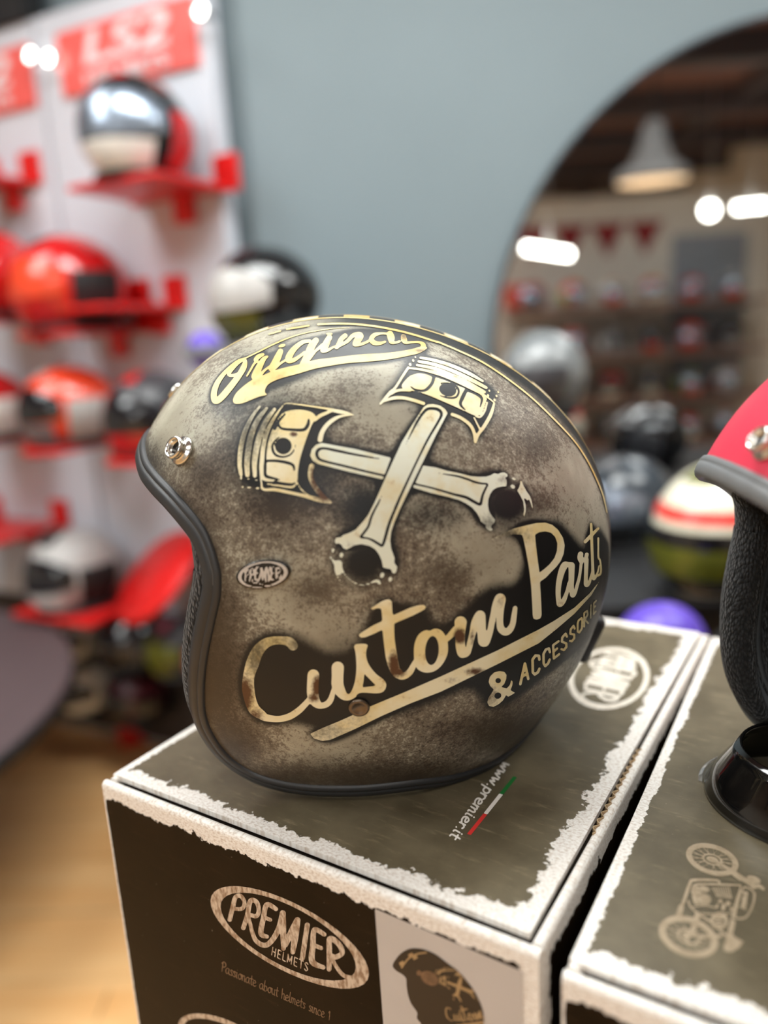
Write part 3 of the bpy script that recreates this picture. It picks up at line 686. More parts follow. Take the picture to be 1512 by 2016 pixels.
ground = (s.F > 0) * 1.0

# ---- shell
st_ = 2; SU, SV_ = GU[::st_, ::st_], GV[::st_, ::st_]
aa = np.linspace(np.radians(319.5), np.radians(149.4 + 360), 40)
region = np.r_[edge_uv, np.c_[2.3 * np.cos(aa), 2.3 * np.sin(aa)]]
reg = poly_field(SU, SV_, region); SF = np.minimum(reg, math.pi / 2 - np.hypot(SU, SV_))
uv, fc = march(SU, SV_, SF)
tau = np.hypot(uv[:, 0], uv[:, 1]); snap_ = tau > math.pi / 2 - .0016
uv[snap_] *= (math.pi / 2 / tau[snap_])[:, None]
P = hsurf(uv[:, 0], uv[:, 1]); P[snap_, 1] = 0.0
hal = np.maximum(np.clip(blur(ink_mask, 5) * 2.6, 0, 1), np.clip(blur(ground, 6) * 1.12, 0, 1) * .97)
def grid_sample(A, u, v):
    x = np.clip((u - ax_[0]) / GS, 0, len(ax_) - 1.001); y = np.clip((v - ax_[0]) / GS, 0, len(ax_) - 1.001)
    i, j = y.astype(int), x.astype(int); fy, fx = y - i, x - j
    return A[i, j] * (1 - fy) * (1 - fx) + A[i, j + 1] * (1 - fy) * fx + A[i + 1, j] * fy * (1 - fx) + A[i + 1, j + 1] * fy * fx
X, Y = sheet(hworld(P))
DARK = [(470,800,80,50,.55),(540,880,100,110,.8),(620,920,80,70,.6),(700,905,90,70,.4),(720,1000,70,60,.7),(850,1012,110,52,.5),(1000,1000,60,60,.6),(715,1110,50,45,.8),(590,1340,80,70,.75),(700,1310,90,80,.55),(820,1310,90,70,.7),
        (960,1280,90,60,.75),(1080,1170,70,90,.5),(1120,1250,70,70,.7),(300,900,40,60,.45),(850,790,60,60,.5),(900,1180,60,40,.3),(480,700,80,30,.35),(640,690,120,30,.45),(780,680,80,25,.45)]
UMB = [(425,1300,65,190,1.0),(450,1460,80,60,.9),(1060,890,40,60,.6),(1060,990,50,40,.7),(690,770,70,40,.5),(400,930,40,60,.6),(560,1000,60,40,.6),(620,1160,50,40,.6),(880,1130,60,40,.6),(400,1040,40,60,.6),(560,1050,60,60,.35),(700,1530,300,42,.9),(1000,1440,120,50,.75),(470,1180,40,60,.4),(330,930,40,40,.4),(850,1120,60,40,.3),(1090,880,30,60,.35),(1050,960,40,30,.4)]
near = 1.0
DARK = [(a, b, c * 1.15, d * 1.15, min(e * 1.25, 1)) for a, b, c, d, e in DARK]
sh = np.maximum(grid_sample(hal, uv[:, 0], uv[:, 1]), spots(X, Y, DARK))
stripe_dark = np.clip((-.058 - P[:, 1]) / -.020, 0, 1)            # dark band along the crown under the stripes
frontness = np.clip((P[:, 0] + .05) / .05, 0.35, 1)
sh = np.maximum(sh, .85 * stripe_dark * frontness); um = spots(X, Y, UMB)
rim = np.clip(1 - grid_sample(np.kron(reg, np.ones((1, 1))) if False else poly_field(GU, GV, region), uv[:, 0], uv[:, 1]) / .10, 0, 1)
um = np.maximum(um, .6 * rim)
verts = np.r_[P, P * [1, -1, 1]]; nP = len(P)
faces = fc + [tuple(i + nP for i in f[::-1]) for f in fc]
me = bpy.data.meshes.new('shell'); me.from_pydata([tuple(v) for v in verts], [], faces)
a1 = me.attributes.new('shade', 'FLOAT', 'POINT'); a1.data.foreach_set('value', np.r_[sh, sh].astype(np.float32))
a2 = me.attributes.new('umber', 'FLOAT', 'POINT'); a2.data.foreach_set('value', np.r_[um, um].astype(np.float32))
bm = bmesh.new(); bm.from_mesh(me)
bmesh.ops.remove_doubles(bm, verts=[v for v in bm.verts if abs(v.co.y) < 1e-5], dist=3e-4)
bmesh.ops.recalc_face_normals(bm, faces=bm.faces); bm.to_mesh(me); bm.free()
me.polygons.foreach_set('use_smooth', np.ones(len(me.polygons), dtype=bool)); me.materials.append(M_PAINT)
shell = link(bpy.data.objects.new('shell', me), helmet)

# checked band over the crown, with gold borders
def band(name, y0, y1, al0, al1, mat, lift, nal=160, ny=8, parent=helmet):
    A = np.linspace(math.radians(al0), math.radians(al1), nal); Yl = np.linspace(y0, y1, ny); vs_, uvs = [], []
    L = 0.0; prev = None
    for a in A:
        c = hsurf(np.array(math.pi / 2 * math.cos(a)), np.array(math.pi / 2 * math.sin(a)))
        if prev is not None: L += np.linalg.norm(c - prev)
        prev = c
        for y in Yl:
            t = math.acos(np.clip(spow(-y / (HB * (1 + HBY * prof(a) * math.sin(a) / .12)), HN / 2), -1, 1)); u, v = np.array(t * math.cos(a)), np.array(t * math.sin(a))
            vs_.append(hsurf(u, v) + hnormal(u, v) * lift); uvs.append((L / .0145, (y - y0) / .0145 + .001))
    fs = [(i * ny + k, (i + 1) * ny + k, (i + 1) * ny + k + 1, i * ny + k + 1) for i in range(nal - 1) for k in range(ny - 1)]
    return mesh_obj(name, vs_, fs, mat, parent, uv=uvs)
tag(band('checked_band', -.0218, .0218, -22, 148, M_CHECK, .00025), 'gold and black checked band')
M_GOLDLINE = M_INK
for sgn in (-1, 1):
    o = band('stripe', sgn * .0262, sgn * .0232, -22, 148, M_INKG, .00028, ny=3)
    set_attr(o, 'fade', np.zeros(len(o.data.vertices))); set_attr(o, 'rust', np.zeros(len(o.data.vertices)))
o = band('stripe', .0418, .0438, -22, 130, M_INK, .00028, ny=3)
set_attr(o, 'fade', np.zeros(len(o.data.vertices))); set_attr(o, 'rust', np.zeros(len(o.data.vertices)))

# ---- rubber edge trim: a profile swept round the whole edge
eu, ev = edge_uv[:, 0], edge_uv[:, 1]
EP, EN = hsurf(eu, ev), hnormal(eu, ev); EP[0, 1] = EP[-1, 1] = 0
EP2, EN2 = EP[-2:0:-1] * [1, -1, 1], EN[-2:0:-1] * [1, -1, 1]
LP, LN = np.r_[EP, EP2], np.r_[EN, EN2]
LT = np.roll(LP, -1, 0) - np.roll(LP, 1, 0); LT /= np.linalg.norm(LT, axis=1, keepdims=True)
LO = np.cross(LT, LN); LO /= np.linalg.norm(LO, axis=1, keepdims=True)
if LO[LP[:, 2].argmin(), 2] > 0: LO = -LO

def sweep(name, idx, prof_, mat, parent, scale=None, closed=True, cap=False):
    n = len(prof_); vs_, fs = [], []
    for q, i in enumerate(idx):
        s = 1.0 if scale is None else scale[q]
        for o_, n_ in prof_(i) if callable(prof_) else prof_:
            vs_.append(LP[i] + LO[i] * o_ * .001 * s + LN[i] * n_ * .001 * s)
    m = len(idx)
    for q in range(m if closed else m - 1):
        q2 = (q + 1) % m
        for k in range(n):
            k2 = (k + 1) % n
            fs.append((q * n + k, q2 * n + k, q2 * n + k2, q * n + k2))
    if cap: fs += [tuple(range(n)), tuple((m - 1) * n + k for k in range(n))[::-1]]
    o = mesh_obj(name, vs_, fs, mat, parent)
    bm = bmesh.new(); bm.from_mesh(o.data); bmesh.ops.recalc_face_normals(bm, faces=bm.faces); bm.to_mesh(o.data); bm.free()
    return o
TRIM = [(-.4, -.3), (-.3, 1.0), (.3, 1.7), (1.6, 2.0), (3.0, 2.1), (3.25, 1.75), (3.55, 2.2), (6.0, 2.3), (8.6, 1.9), (10.2, .7), (10.9, -1.2), (10.6, -3.4), (9.0, -5.5), (5.0, -8.0), (-2.0, -13.0), (-6.0, -13.5), (-6, -12), (0, -5)]
allidx = list(range(len(LP)))
trim = sweep('edge_trim', allidx, TRIM, M_RUBBER, helmet)
M_STITCH = plain('grey_thread', (120, 118, 114), .7)
n_e = len(EP)
sel = [i for i in range(n_e) if i > 14]
# stitch line in the groove of the trim, near the window edge
sweep('stitching', [i for i in range(10, 84)], [(3.1, 1.9), (3.25, 2.12), (3.4, 1.9)], M_STITCH, trim, closed=False)
# ---- lining and cheek pads
lin = mesh_obj('lining', np.r_[P - hnormal(uv[:, 0], uv[:, 1]) * .013, (P - hnormal(uv[:, 0], uv[:, 1]) * .013) * [1, -1, 1]], [tuple(f[::-1]) for f in faces], M_KNIT, helmet)
ang = np.linspace(0, 2 * np.pi, 14, endpoint=False)
i0, i1 = 44, 140
idx = list(range(i0, i1)); sc = [math.sin(math.pi * (k + .5) / len(idx)) ** .35 for k in range(len(idx))]
def pad_prof(i): return [(7.0 + 7.6 * math.cos(a), -15 + 12 * math.sin(a)) for a in ang]
PADP = [(13.0 + 9.5 * math.cos(a), -13.0 + 12 * math.sin(a)) for a in ang]
pad = sweep('cheek_pad', idx, PADP, M_KNIT, helmet, sc, closed=False, cap=True)
me2 = pad.data.copy(); me2.transform(Matrix.Scale(-1, 4, (0, 1, 0))); me2.flip_normals()
link(bpy.data.objects.new('cheek_pad', me2), helmet)

# ---- hardware
def place_on(o, al, tau_, lift=0.0, side=1):
    u, v = pol(al, tau_); p = hsurf(np.array(u), np.array(v)); n = hnormal(np.array(u), np.array(v))
    p = (p + n * lift) * [1, side, 1]; n = n * [1, side, 1]
    q = Vector(n).to_track_quat('Z', 'Y'); o.rotation_mode = 'QUATERNION'; o.rotation_quaternion = q; o.location = Vector(p)
    return o
def snap_button(al, tau_, side=1, parent=helmet):
    s = lathe('snap_button', [(.0001, 0), (.0066, 0), (.0068, .0006), (.0064, .0013), (.0050, .0017), (.0046, .0024), (.0047, .0033), (.0052, .0042), (.0053, .0052), (.0048, .0058), (.0042, .0058), (.0038, .0050), (.0034, .0030), (.0001, .0026)], M_CHROME, parent, 36)
    place_on(s, al, tau_, .0002, side); s.scale = (1.12, 1.12, 1.15)
    h = lathe('socket', [(.0001, .0031), (.0033, .0032), (.0030, .0027), (.0001, .0027)], M_BADGE, s, 20)
    return s
snap_button(141.8, 50.2); snap_button(141.5, 97); snap_button(141.8, 50.2, -1)
rv = lathe('rivet', [(.0001, .0011), (.0028, .0011), (.0031, .0014), (.0040, .0016), (.0049, .0014), (.0052, .0007), (.0053, 0), (.0001, 0)], M_RIVET, helmet, 36)
place_on(rv, 261.9, 17.2, .0002)
bd = ink('badge', lambda s: s.ell('BD', 765, 498, 668, 345, -8, n=60), mat=M_BADGE, lift=.0016, halo=False, attrs=False); tag(bd, 'black oval maker badge with silver lettering PREMIER')
md = bd.modifiers.new('thick', 'SOLIDIFY'); md.thickness = .0016; md.offset = -1
bp = ink('badge_lettering', lambda s: (logo(s, 'BD'), s.ell('BD', 1210, 522, 26, 30)), parent=bd, mat=M_SILVER, lift=.0019, halo=False, attrs=False)
# goggle strap loop at the nape
bm = bmesh.new(); add_box(bm, -.011, .011, -.016, .016, 0, .011, .004)
gl = bm_obj('goggle_strap', bm, M_RUBBER, helmet, True); place_on(gl, -29, 90, .0006)
# ------------------------------------------------------------------ printed cardboard boxes
BW, BD_, BH = 0.27, 0.3699, 0.27
def card(name, W, H, bl, br, bb, bt, amp=.5, k1=(25, 17, 9), k2=(33, 23, 13), spec=.06):
    """dark printed carton with a torn-paper white border; UV in metres, widths of the border at left, right, bottom, top"""
    g = Mat(name); uvn = g.n('ShaderNodeUVMap'); sp = g.n('ShaderNodeSeparateXYZ'); g.put(sp.inputs[0], uvn.outputs[0]); u, v = sp.outputs[0], sp.outputs[1]
    vec = uvn.outputs[0]
    d = None
    for e, b in ((u, bl), (g.math('SUBTRACT', W, u), br), (v, bb), (g.math('SUBTRACT', H, v), bt)):
        if b <= 0: continue
        q = g.math('DIVIDE', e, b); d = q if d is None else g.math('MINIMUM', d, q)
    na = g.noise(vec, 38, 6, .62, .3); nb = g.noise(vec, 210, 3, .6)
    d = g.math('ADD', d, g.math('MULTIPLY', g.math('SUBTRACT', na, .5), amp * 4)); d = g.math('ADD', d, g.math('MULTIPLY', g.math('SUBTRACT', nb, .5), amp * 2.6))
    mask = g.ss(d, .96, 1.02)
    mp = g.n('ShaderNodeMapping'); g.put(mp.inputs[0], vec); mp.inputs['Scale'].default_value = (520, 900, 1); fib = g.noise(mp.outputs[0], 1.0, 3, .6)
    paper = g.mix(g.ss(fib, .40, .72), srgb(240, 236, 230), srgb(202, 188, 174))
    s1 = g.n('ShaderNodeMapping'); g.put(s1.inputs[0], vec); s1.inputs['Rotation'].default_value = (0, 0, .9); s1.inputs['Scale'].default_value = (40, 220, 1)
    scr = g.noise(s1.outputs[0], 1.0, 6, .7); cl = g.noise(vec, 22, 5, .6)
    ink_ = g.mix(g.ss(cl, .35, .7), srgb(*k1), srgb(*k2)); ink_ = g.mix(g.ss(scr, .54, .72, 0, .45), ink_, tuple(min(1, c * 2.2) for c in srgb(*k2)[:3]) + (1,))
    sc2 = g.noise(vec, 500, 2, .5); ink_ = g.mix(g.ss(sc2, .74, .80, 0, .5), ink_, srgb(190, 180, 160))
    g.set(col=g.mix(mask, paper, ink_), rough=g.math('ADD', g.math('MULTIPLY', cl, .10), .30), spec=spec)
    g.bump(g.noise(vec, 90, 2), .06, .0006)
    return g.m
M_LID_LIT = card('carton_lid_lit', BW, BD_, .006, .017, .017, .012, .32, (88, 79, 61), (110, 100, 79), .5)  # same ink, lightened: glare on the lid put into its colour
M_FRONT_SHADED = card('carton_front_shaded', BW, BH, .0014, .009, .004, .010, .3)  # ink darkened: shade of the upright faces put into the colour
M_SIDE_SHADED = card('carton_side_shaded', BD_, BH, .007, .006, .006, .011, .4)  # shaded ink tone again, as on the front
M_KRAFT = plain('kraft_board', (176, 150, 116), .8, var=.15, scale=300)
M_DARKGAP = plain('shadowed_kraft_inside', (52, 40, 30), .9)

def panel(name, ax, size, height, thick, mat, parent, back=False, zr=.003, z0=0.0):
    """upright wall of the carton with a rolled top edge; ax 'x' runs along x at y=0, 'y' along y at x=0"""
    prof_ = [(0, z0)] + [(thick / 2 - thick / 2 * math.cos(a), height - zr + zr * math.sin(a)) for a in np.linspace(0, math.pi, 9)] + [(thick, z0)]
    vs_, uvs, n = [], [], len(prof_)
    for q, t in enumerate((0.0, size)):
        L = prof_[0][1]
        for k, (a, z) in enumerate(prof_):
            vs_.append((t, a, z) if ax == 'x' else (a, t, z)); uvs.append((t, min(z, height)))
    fs = [(k, n + k, n + k + 1, k + 1) for k in range(n - 1)] + [tuple(range(n)), tuple(range(2 * n - 1, n - 1, -1)), (0, n - 1, 2 * n - 1, n)]
    o = mesh_obj(name, vs_, fs, mat, parent, smooth=False, uv=uvs)
    bm = bmesh.new(); bm.from_mesh(o.data); bmesh.ops.recalc_face_normals(bm, faces=bm.faces); bm.to_mesh(o.data); bm.free()
    return o

def carton(loc, yaw, label):
    e = empty('cardboard_box', loc, yaw, label, 'box', 'printed helmet boxes')
    T = .0055
    panel('front_panel', 'x', BW, BH, T, M_FRONT_SHADED, e)
    o = panel('back_panel', 'x', BW, BH, T, M_FRONT_SHADED, e); o.location = (0, BD_ - T, 0)
    o = panel('left_panel', 'y', BD_ - 2 * T - .001, BH, T, M_SIDE_SHADED, e); o.location = (0, T + .0005, 0)
    o = panel('right_panel', 'y', BD_ - 2 * T - .001, BH, T, M_SIDE_SHADED, e); o.location = (BW - T, T + .0005, 0)
    x0, x1, y0, y1 = .0005, BW - T - .0016, T + .0028, BD_ - .0008
    z1 = BH + .0008; t = .003
    lid = mesh_obj('lid', [(x0, y0, z1), (x1, y0, z1), (x1, y1, z1), (x0, y1, z1), (x0, y0, z1 - t), (x1, y0, z1 - t), (x1, y1, z1 - t), (x0, y1, z1 - t)],
                   [(0, 1, 2, 3), (4, 7, 6, 5), (0, 4, 5, 1), (1, 5, 6, 2), (2, 6, 7, 3), (3, 7, 4, 0)], M_LID_LIT, e, smooth=False,
                   uv=[(x0, y0), (x1, y0), (x1, y1), (x0, y1)] * 2)
    box('inner_flap', T, BW - T, T, BD_ - T, BH - .012, BH - .006, M_DARKGAP, e)
    # open corrugated edge showing along the right side of the lid
    xs = np.linspace(.085, .175, 180); vs_, fs = [], []
    for k, yy in enumerate(xs):
        w_ = .0011 * math.sin((yy - xs[0]) / .0034 * math.pi)
        for z_ in (.0, .0026): vs_.append((BW - T - .0006 + .0016 + w_, yy, BH - .0021 + z_))
    for k in range(len(xs) - 1): fs.append((2 * k, 2 * k + 2, 2 * k + 3, 2 * k + 1))
    cor = mesh_obj('corrugated_edge', vs_, fs, M_KRAFT, e, smooth=False)
    md = cor.modifiers.new('thick', 'SOLIDIFY'); md.thickness = .0005
    return e, lid

BOX1 = np.array([-0.1745204, 0.4104964, ZB - BH - .0008]); YAW1 = -0.571496
BOX2 = np.array([0.0593339, 0.2538283, ZB - BH - .0008]); YAW2 = math.radians(-31.4)
box1, lid1 = carton(tuple(BOX1), YAW1, 'dark brown printed cardboard box under the bronze helmet, front turned to viewer')
box2, lid2 = carton(tuple(BOX2), YAW2, 'dark brown printed cardboard box with motorcycle drawing, under the red helmet')

def face_print(name, B, yaw, face, rng, step, draw, mat, parent, lift=.00015):
    """a flat print on a carton face; face 'top' uses (x, y), 'front' uses (x, z) of the carton"""
    a = np.arange(rng[0], rng[1], step); b = np.arange(rng[2], rng[3], step); U, W_ = np.meshgrid(a, b)
    def loc(u, w): return np.stack([u, w, np.full(np.shape(u), BH + .0008 + lift)], -1) if face == 'top' else np.stack([u, np.full(np.shape(u), -lift), w], -1)
    c, s = math.cos(yaw), math.sin(yaw)
    def wd(P): return np.stack([B[0] + c * P[..., 0] - s * P[..., 1], B[1] + s * P[..., 0] + c * P[..., 1], B[2] + P[..., 2]], -1)
    X, Y = sheet(wd(loc(U, W_))); s_ = Sheet(X, Y); draw(s_)
    uv, fc = march(U, W_, s_.F)
    if not fc: print('EMPTY PRINT', name); return None
    P = loc(uv[:, 0], uv[:, 1])
    return mesh_obj(name, P, fc, mat, parent, smooth=False)

def speckled(name, c1, c2, scale=420):
    g = Mat(name); nz = g.noise(g.coord('Object', (1, 1, .4)), scale, 3, .6); g.set(col=g.mix(g.ss(nz, .38, .66), srgb(*c1), srgb(*c2)), rough=.5); return g.m
M_LOGO = speckled('speckled_logo_print', (206, 188, 168), (140, 112, 88))
M_TAN = speckled('tan_line_print', (160, 142, 116), (146, 128, 102), 200)
M_WPRINT = plain('white_print', (236, 230, 222), .5, var=.04); M_RPRINT = plain('red_print', (214, 52, 48), .5, var=.04); M_GPRINT = plain('green_print', (20, 110, 44), .5, var=.04)
M_CREAMP = speckled('cream_logo_print', (226, 218, 204), (206, 196, 180))
M_SCRIPT = speckled('brown_script_print', (120, 92, 68), (92, 68, 48))

HL = homography([(155,520),(1378,450),(330,660),(1080,615),(930,300),(887,650),(735,300),(390,362),(765,812)], [(400+.2381*x, 1720+.2381*y) for x, y in ((60,205),(1366,830),(205,395),(1005,835),(890,405),(795,735),(680,288),(295,142),(740,760))])
def d_logo(s): logo(s, HL)
face_print('printed_logo', BOX1, YAW1, 'front', (.05, .20, .11, .262), .00045, d_logo, M_LOGO, box1)
def d_tag(s): s.text('Passionate about helmets since 1', (436, 1912), (8.6, 3.9), (1.0, -11.0), 0.9)
GLYPH['9'] = ([[(.6,.9),(.3,.7),(.1,1.1),(.35,1.5),(.6,1.2),(.55,.3),(.3,0)]], .8)
face_print('printed_tagline', BOX1, YAW1, 'front', (.04, .23, .06, .235), .00045, d_tag, M_SCRIPT, box1)
def d_low(s): s.ell('PX', 440, 2050, 96, 42, 24); s.ell('PX', 440, 2050, 84, 32, 24, '-')
face_print('printed_logo', BOX1, YAW1, 'front', (.03, .15, .02, .16), .0006, d_low, M_LOGO, box1)

# website line and tricolour on the lid (read from the box's left side)
def d_www(s): s.text('www.premier.it', (1012, 1494), (-9.8, 12.6), (10.5, 6.2), 2.1)
WP = lambda x, y: (820 + .15873 * x, 1480 + .15873 * y)
def d_www(s):
    o = np.array(WP(1080, 120)); e = np.array(WP(300, 1200)); d = (e - o) / 11.9
    s.text('www.premier.it', o, d, (11.0, 5.6), 1.7)
tag(face_print('printed_web_address', BOX1, YAW1, 'top', (.0, .269, .0, .36), .00045, d_www, M_WPRINT, box1), 'white script www.premier.it')
for nm, a, b, m in (('tricolour_red', (650,1025), (855,770), M_RPRINT), ('tricolour_white', (855,770), (1050,525), M_WPRINT), ('tricolour_green', (1050,525), (1225,310), M_GPRINT)):
    A_, B_ = WP(*a), WP(*b)
    def d_bar(s, A_=A_, B_=B_):
        n = np.array([B_[1] - A_[1], A_[0] - B_[0]]); n = n / np.linalg.norm(n) * 3.6
        s.poly('PX', [(A_[0] + n[0] * 0 - 3.6, A_[1] - 1.2), (B_[0] - 3.6, B_[1] - 1.2), (B_[0] + 3.6, B_[1] + 1.2), (A_[0] + 3.6, A_[1] + 1.2)])
    face_print('tricolour_bar', BOX1, YAW1, 'top', (.0, .269, .0, .36), .00045, d_bar, m, box1)
# oval logos on the lid, long axis along the box
def lid_px(u, w):
    c, s = math.cos(YAW1), math.sin(YAW1); p = np.array([BOX1[0] + c * u - s * w, BOX1[1] + s * u + c * w, ZB]); X, Y = sheet(p); return float(X), float(Y)
def lid_logo(cu, cw, k):
    # design x runs towards the box front, design up runs towards the right side
    m = lambda x, y: lid_px(cu - (y - 495) * k, cw - (x - 765) * k)
    src = [(155,495),(1375,495),(765,180),(765,810),(330,650),(1200,340)]
    return homography(src, [m(*p) for p in src])
HB1 = lid_logo(.222, .262, .000085); HB2 = lid_logo(.043, .068, .000024)
face_print('printed_logo', BOX1, YAW1, 'top', (.0, .269, .0, .369), .0006, lambda s: logo(s, HB1, small=False), M_CREAMP, box1)
face_print('printed_logo', BOX1, YAW1, 'top', (.0, .12, .0, .15), .0004, lambda s: logo(s, HB2, small=False), M_TAN, box1)

# paper label with a picture of the helmet on the front
M_LABEL = plain('white_label_paper', (188, 182, 178), .45, var=.02)
M_PIC = plain('label_print_black', (32, 24, 20), .45, var=.1); M_PICB = plain('label_print_brown', (112, 84, 62), .45, var=.25, scale=300); M_PICG = plain('label_print_gold', (168, 138, 98), .45, var=.1)
lb = face_print('label', BOX1, YAW1, 'front', (.12, .27, .06, .262), .0008, lambda s: s.poly('PX', [(738,1789),(1029,1912.5),(1031,2140),(760,2090)]), M_LABEL, box1, .0003)
tag(lb, 'white paper label with a small picture of the helmet')
def d_pic(s):
    s.poly('SK', [(155,575),(180,520),(230,460),(300,420),(370,410),(460,425),(560,470),(660,545),(760,620),(850,720),(920,820),(970,920),(1000,1020),(1000,1115),(960,1180),(480,1180),(420,1110),(380,1060),(385,1010),(330,930),(300,850),(285,760),(280,690),(240,650),(190,620)], n=3)
face_print('label_picture', BOX1, YAW1, 'front', (.12, .27, .08, .262), .0006, d_pic, M_PIC, lb, .00045)
def d_pic2(s):
    s.ell('SK', 500, 690, 90, 60, 30); s.ell('SK', 400, 640, 22, 26)
face_print('label_picture', BOX1, YAW1, 'front', (.12, .27, .08, .262), .0006, d_pic2, M_PICB, lb, .0006)
HS = homography([(440,760),(825,700),(560,900),(870,770),(715,1110),(990,985),(490,1340),(1000,1200),(620,1450)], [(740+.21164*x, 1780+.21164*y) for x, y in ((525,625),(745,590),(665,735),(800,680),(800,905),(920,870),(645,1020),(960,990),(740,1115))])
class Sub:
    """carries strokes given in the big artwork's views through a further mapping"""
    def __init__(self, s, h): self.s, self.h = s, h
    def stroke(self, v, pts, op='+', n=4):
        P = np.array(pts, float); x, y, k = V[v](P[:, :2]); X, Y, q = self.h(np.c_[x, y]); self.s.stroke('PX', np.c_[X, Y, P[:, 2] * k * q * .85], op, n)
    def poly(self, v, pts, op='+', n=0):
        P = np.array(pts, float); x, y, k = V[v](P); X, Y, q = self.h(np.c_[x, y]); self.s.poly('PX', np.c_[X, Y], op, n)
    def ell(self, v, cx, cy, rx, ry, rot=0, op='+', n=16):
        a = np.linspace(0, 2 * np.pi, n, endpoint=False); self.poly(v, np.c_[cx + rx * np.cos(a), cy + ry * np.sin(a)], op)
def d_pic3(s):
    clip = Sheet(s.X, s.Y); d_pic(clip)
    q = Sub(s, HS)
    for f in (art_original, art_piston_front, art_piston_top, art_rod_rear, art_rod_front, art_custom, art_underline): f(q)
    for i in range(3):                      # little checks at the brow
        for j in range(2):
            if (i + j) % 2 == 0: x, y = 215 + 62 * i + 22 * j, 545 - 50 * i + 0 * j - 48 * j + 22 * i; s.poly('SK', [(x, y), (x + 38, y - 20), (x + 52, y + 12), (x + 12, y + 34)])
    s.stroke('SK', [(240,590,8),(300,510,8),(380,465,8),(470,450,7)])
    s.F = np.minimum(s.F, clip.F)
face_print('label_picture', BOX1, YAW1, 'front', (.12, .27, .08, .262), .0003, d_pic3, M_PICG, lb, .00075)

# line drawing of a motorcycle on the second box
def d_bike(s):
    st, po, el = s.stroke, s.poly, s.ell
    el('MC', 797, 340, 350, 192, 18); el('MC', 797, 340, 272, 134, 17, '-')
    el('MC', 490, 1330, 398, 250, 21); el('MC', 490, 1330, 305, 175, 21, '-')
    for cx, cy, rx, ry, rot in ((797, 340, 262, 126, 17), (490, 1330, 295, 166, 21)):
        c, q = math.cos(math.radians(rot)), math.sin(math.radians(rot))
        for k in range(26):
            a = 2 * math.pi * k / 26; b = a + (.22 if k % 2 else -.22)
            p = lambda r_, t: (cx + rx * r_ * math.cos(t) * c - ry * r_ * math.sin(t) * q, cy + rx * r_ * math.cos(t) * q + ry * r_ * math.sin(t) * c, 4)
            st('MC', [p(.45, a), p(1.05, b)])
        el('MC', cx, cy, rx * .52, ry * .56, rot); el('MC', cx, cy, rx * .40, ry * .42, rot, '-'); el('MC', cx, cy, rx * .30, ry * .30, rot)
    st('MC', [(830,355,22),(1000,460,22),(1150,560,26),(1290,650,34),(1330,690,34)]); st('MC', [(1080,520,34),(1160,575,36)])
    el('MC', 1330, 595, 92, 42, 22); st('MC', [(1330,690,26),(1400,680,24),(1455,720,18)])
    st('MC', [(890,630,16),(830,605,16),(560,605,20),(510,650,22),(440,850,22),(410,920,20)]); po('MC', [(370,915),(438,935),(380,1145),(310,1120)])
    st('MC', [(540,760,16),(560,680,16),(640,655,14),(900,660,12),(1160,670,12)])
    el('MC', 690, 720, 80, 45, 10); el('MC', 680, 850, 105, 75, 10); el('MC', 600, 800, 60, 120, 0); el('MC', 690, 720, 70, 36, 10, '-'); el('MC', 690, 720, 62, 30, 10); el('MC', 680, 850, 92, 63, 10, '-'); el('MC', 680, 850, 84, 56, 10)
    for k in range(8): st('MC', [(800 + 30 * k, 700 - 2 * k, 7), (860 + 26 * k, 815 + 4 * k, 7)])
    st('MC', [(490,870,12),(520,950,12),(640,1050,14),(780,1140,14)]); st('MC', [(540,950,8),(700,930,8),(850,960,8)]); st('MC', [(660,1030,8),(800,1040,8),(1050,1030,8)])
    el('MC', 900, 875, 30, 28, 0); el('MC', 940, 950, 26, 50, 10); el('MC', 1000, 905, 28, 34, 0); el('MC', 860, 935, 16, 30, 10); el('MC', 1045, 975, 24, 26, 0)
    st('MC', [(1160,690,12),(1110,860,12),(1060,1060,12),(1010,1250,14),(980,1400,16),(960,1480,18)])
    po('MC', [(1190,690),(1270,700),(1345,760),(1355,800),(1330,930),(1270,1050),(1210,1105),(1130,1105),(1075,1090),(1110,900)], n=2); po('MC', [(1200,715),(1265,722),(1322,775),(1310,900),(1255,1030),(1200,1082),(1135,1082),(1098,1075),(1140,880)], '-', n=2)
    s.text('premier', (1280 + .15344 * 1200, 1640 + .15344 * 750), (-.9 * 1.0, 6.4), (7.6, 1.2), 1.3)
    el('MC', 887, 1125, 112, 112, 0); s.text('13', (1280 + .15344 * 822, 1640 + .15344 * 1085), (-1.2, 8.6), (14.0, 2.0), 1.1, '-')
    po('MC', [(1065,1120),(1095,1125),(1080,1220),(1055,1300),(1090,1340),(1200,1395),(1130,1480),(1040,1530),(950,1515),(985,1300),(1030,1160)])
    st('MC', [(610,1050,38),(570,1180,36),(535,1290,34)]); st('MC', [(640,1325,22),(780,1328,22),(910,1320,20)]); st('MC', [(890,1245,14),(970,1310,16)])
    el('MC', 560, 1370, 90, 60, 0); el('MC', 560, 1370, 70, 40, 0, '-'); st('MC', [(480,1280,20),(470,1400,16)]); el('MC', 605, 1400, 30, 26, 0)
face_print('printed_motorcycle', BOX2, YAW2, 'top', (.0, .269, .0, .25), .00035, d_bike, M_TAN, box2)
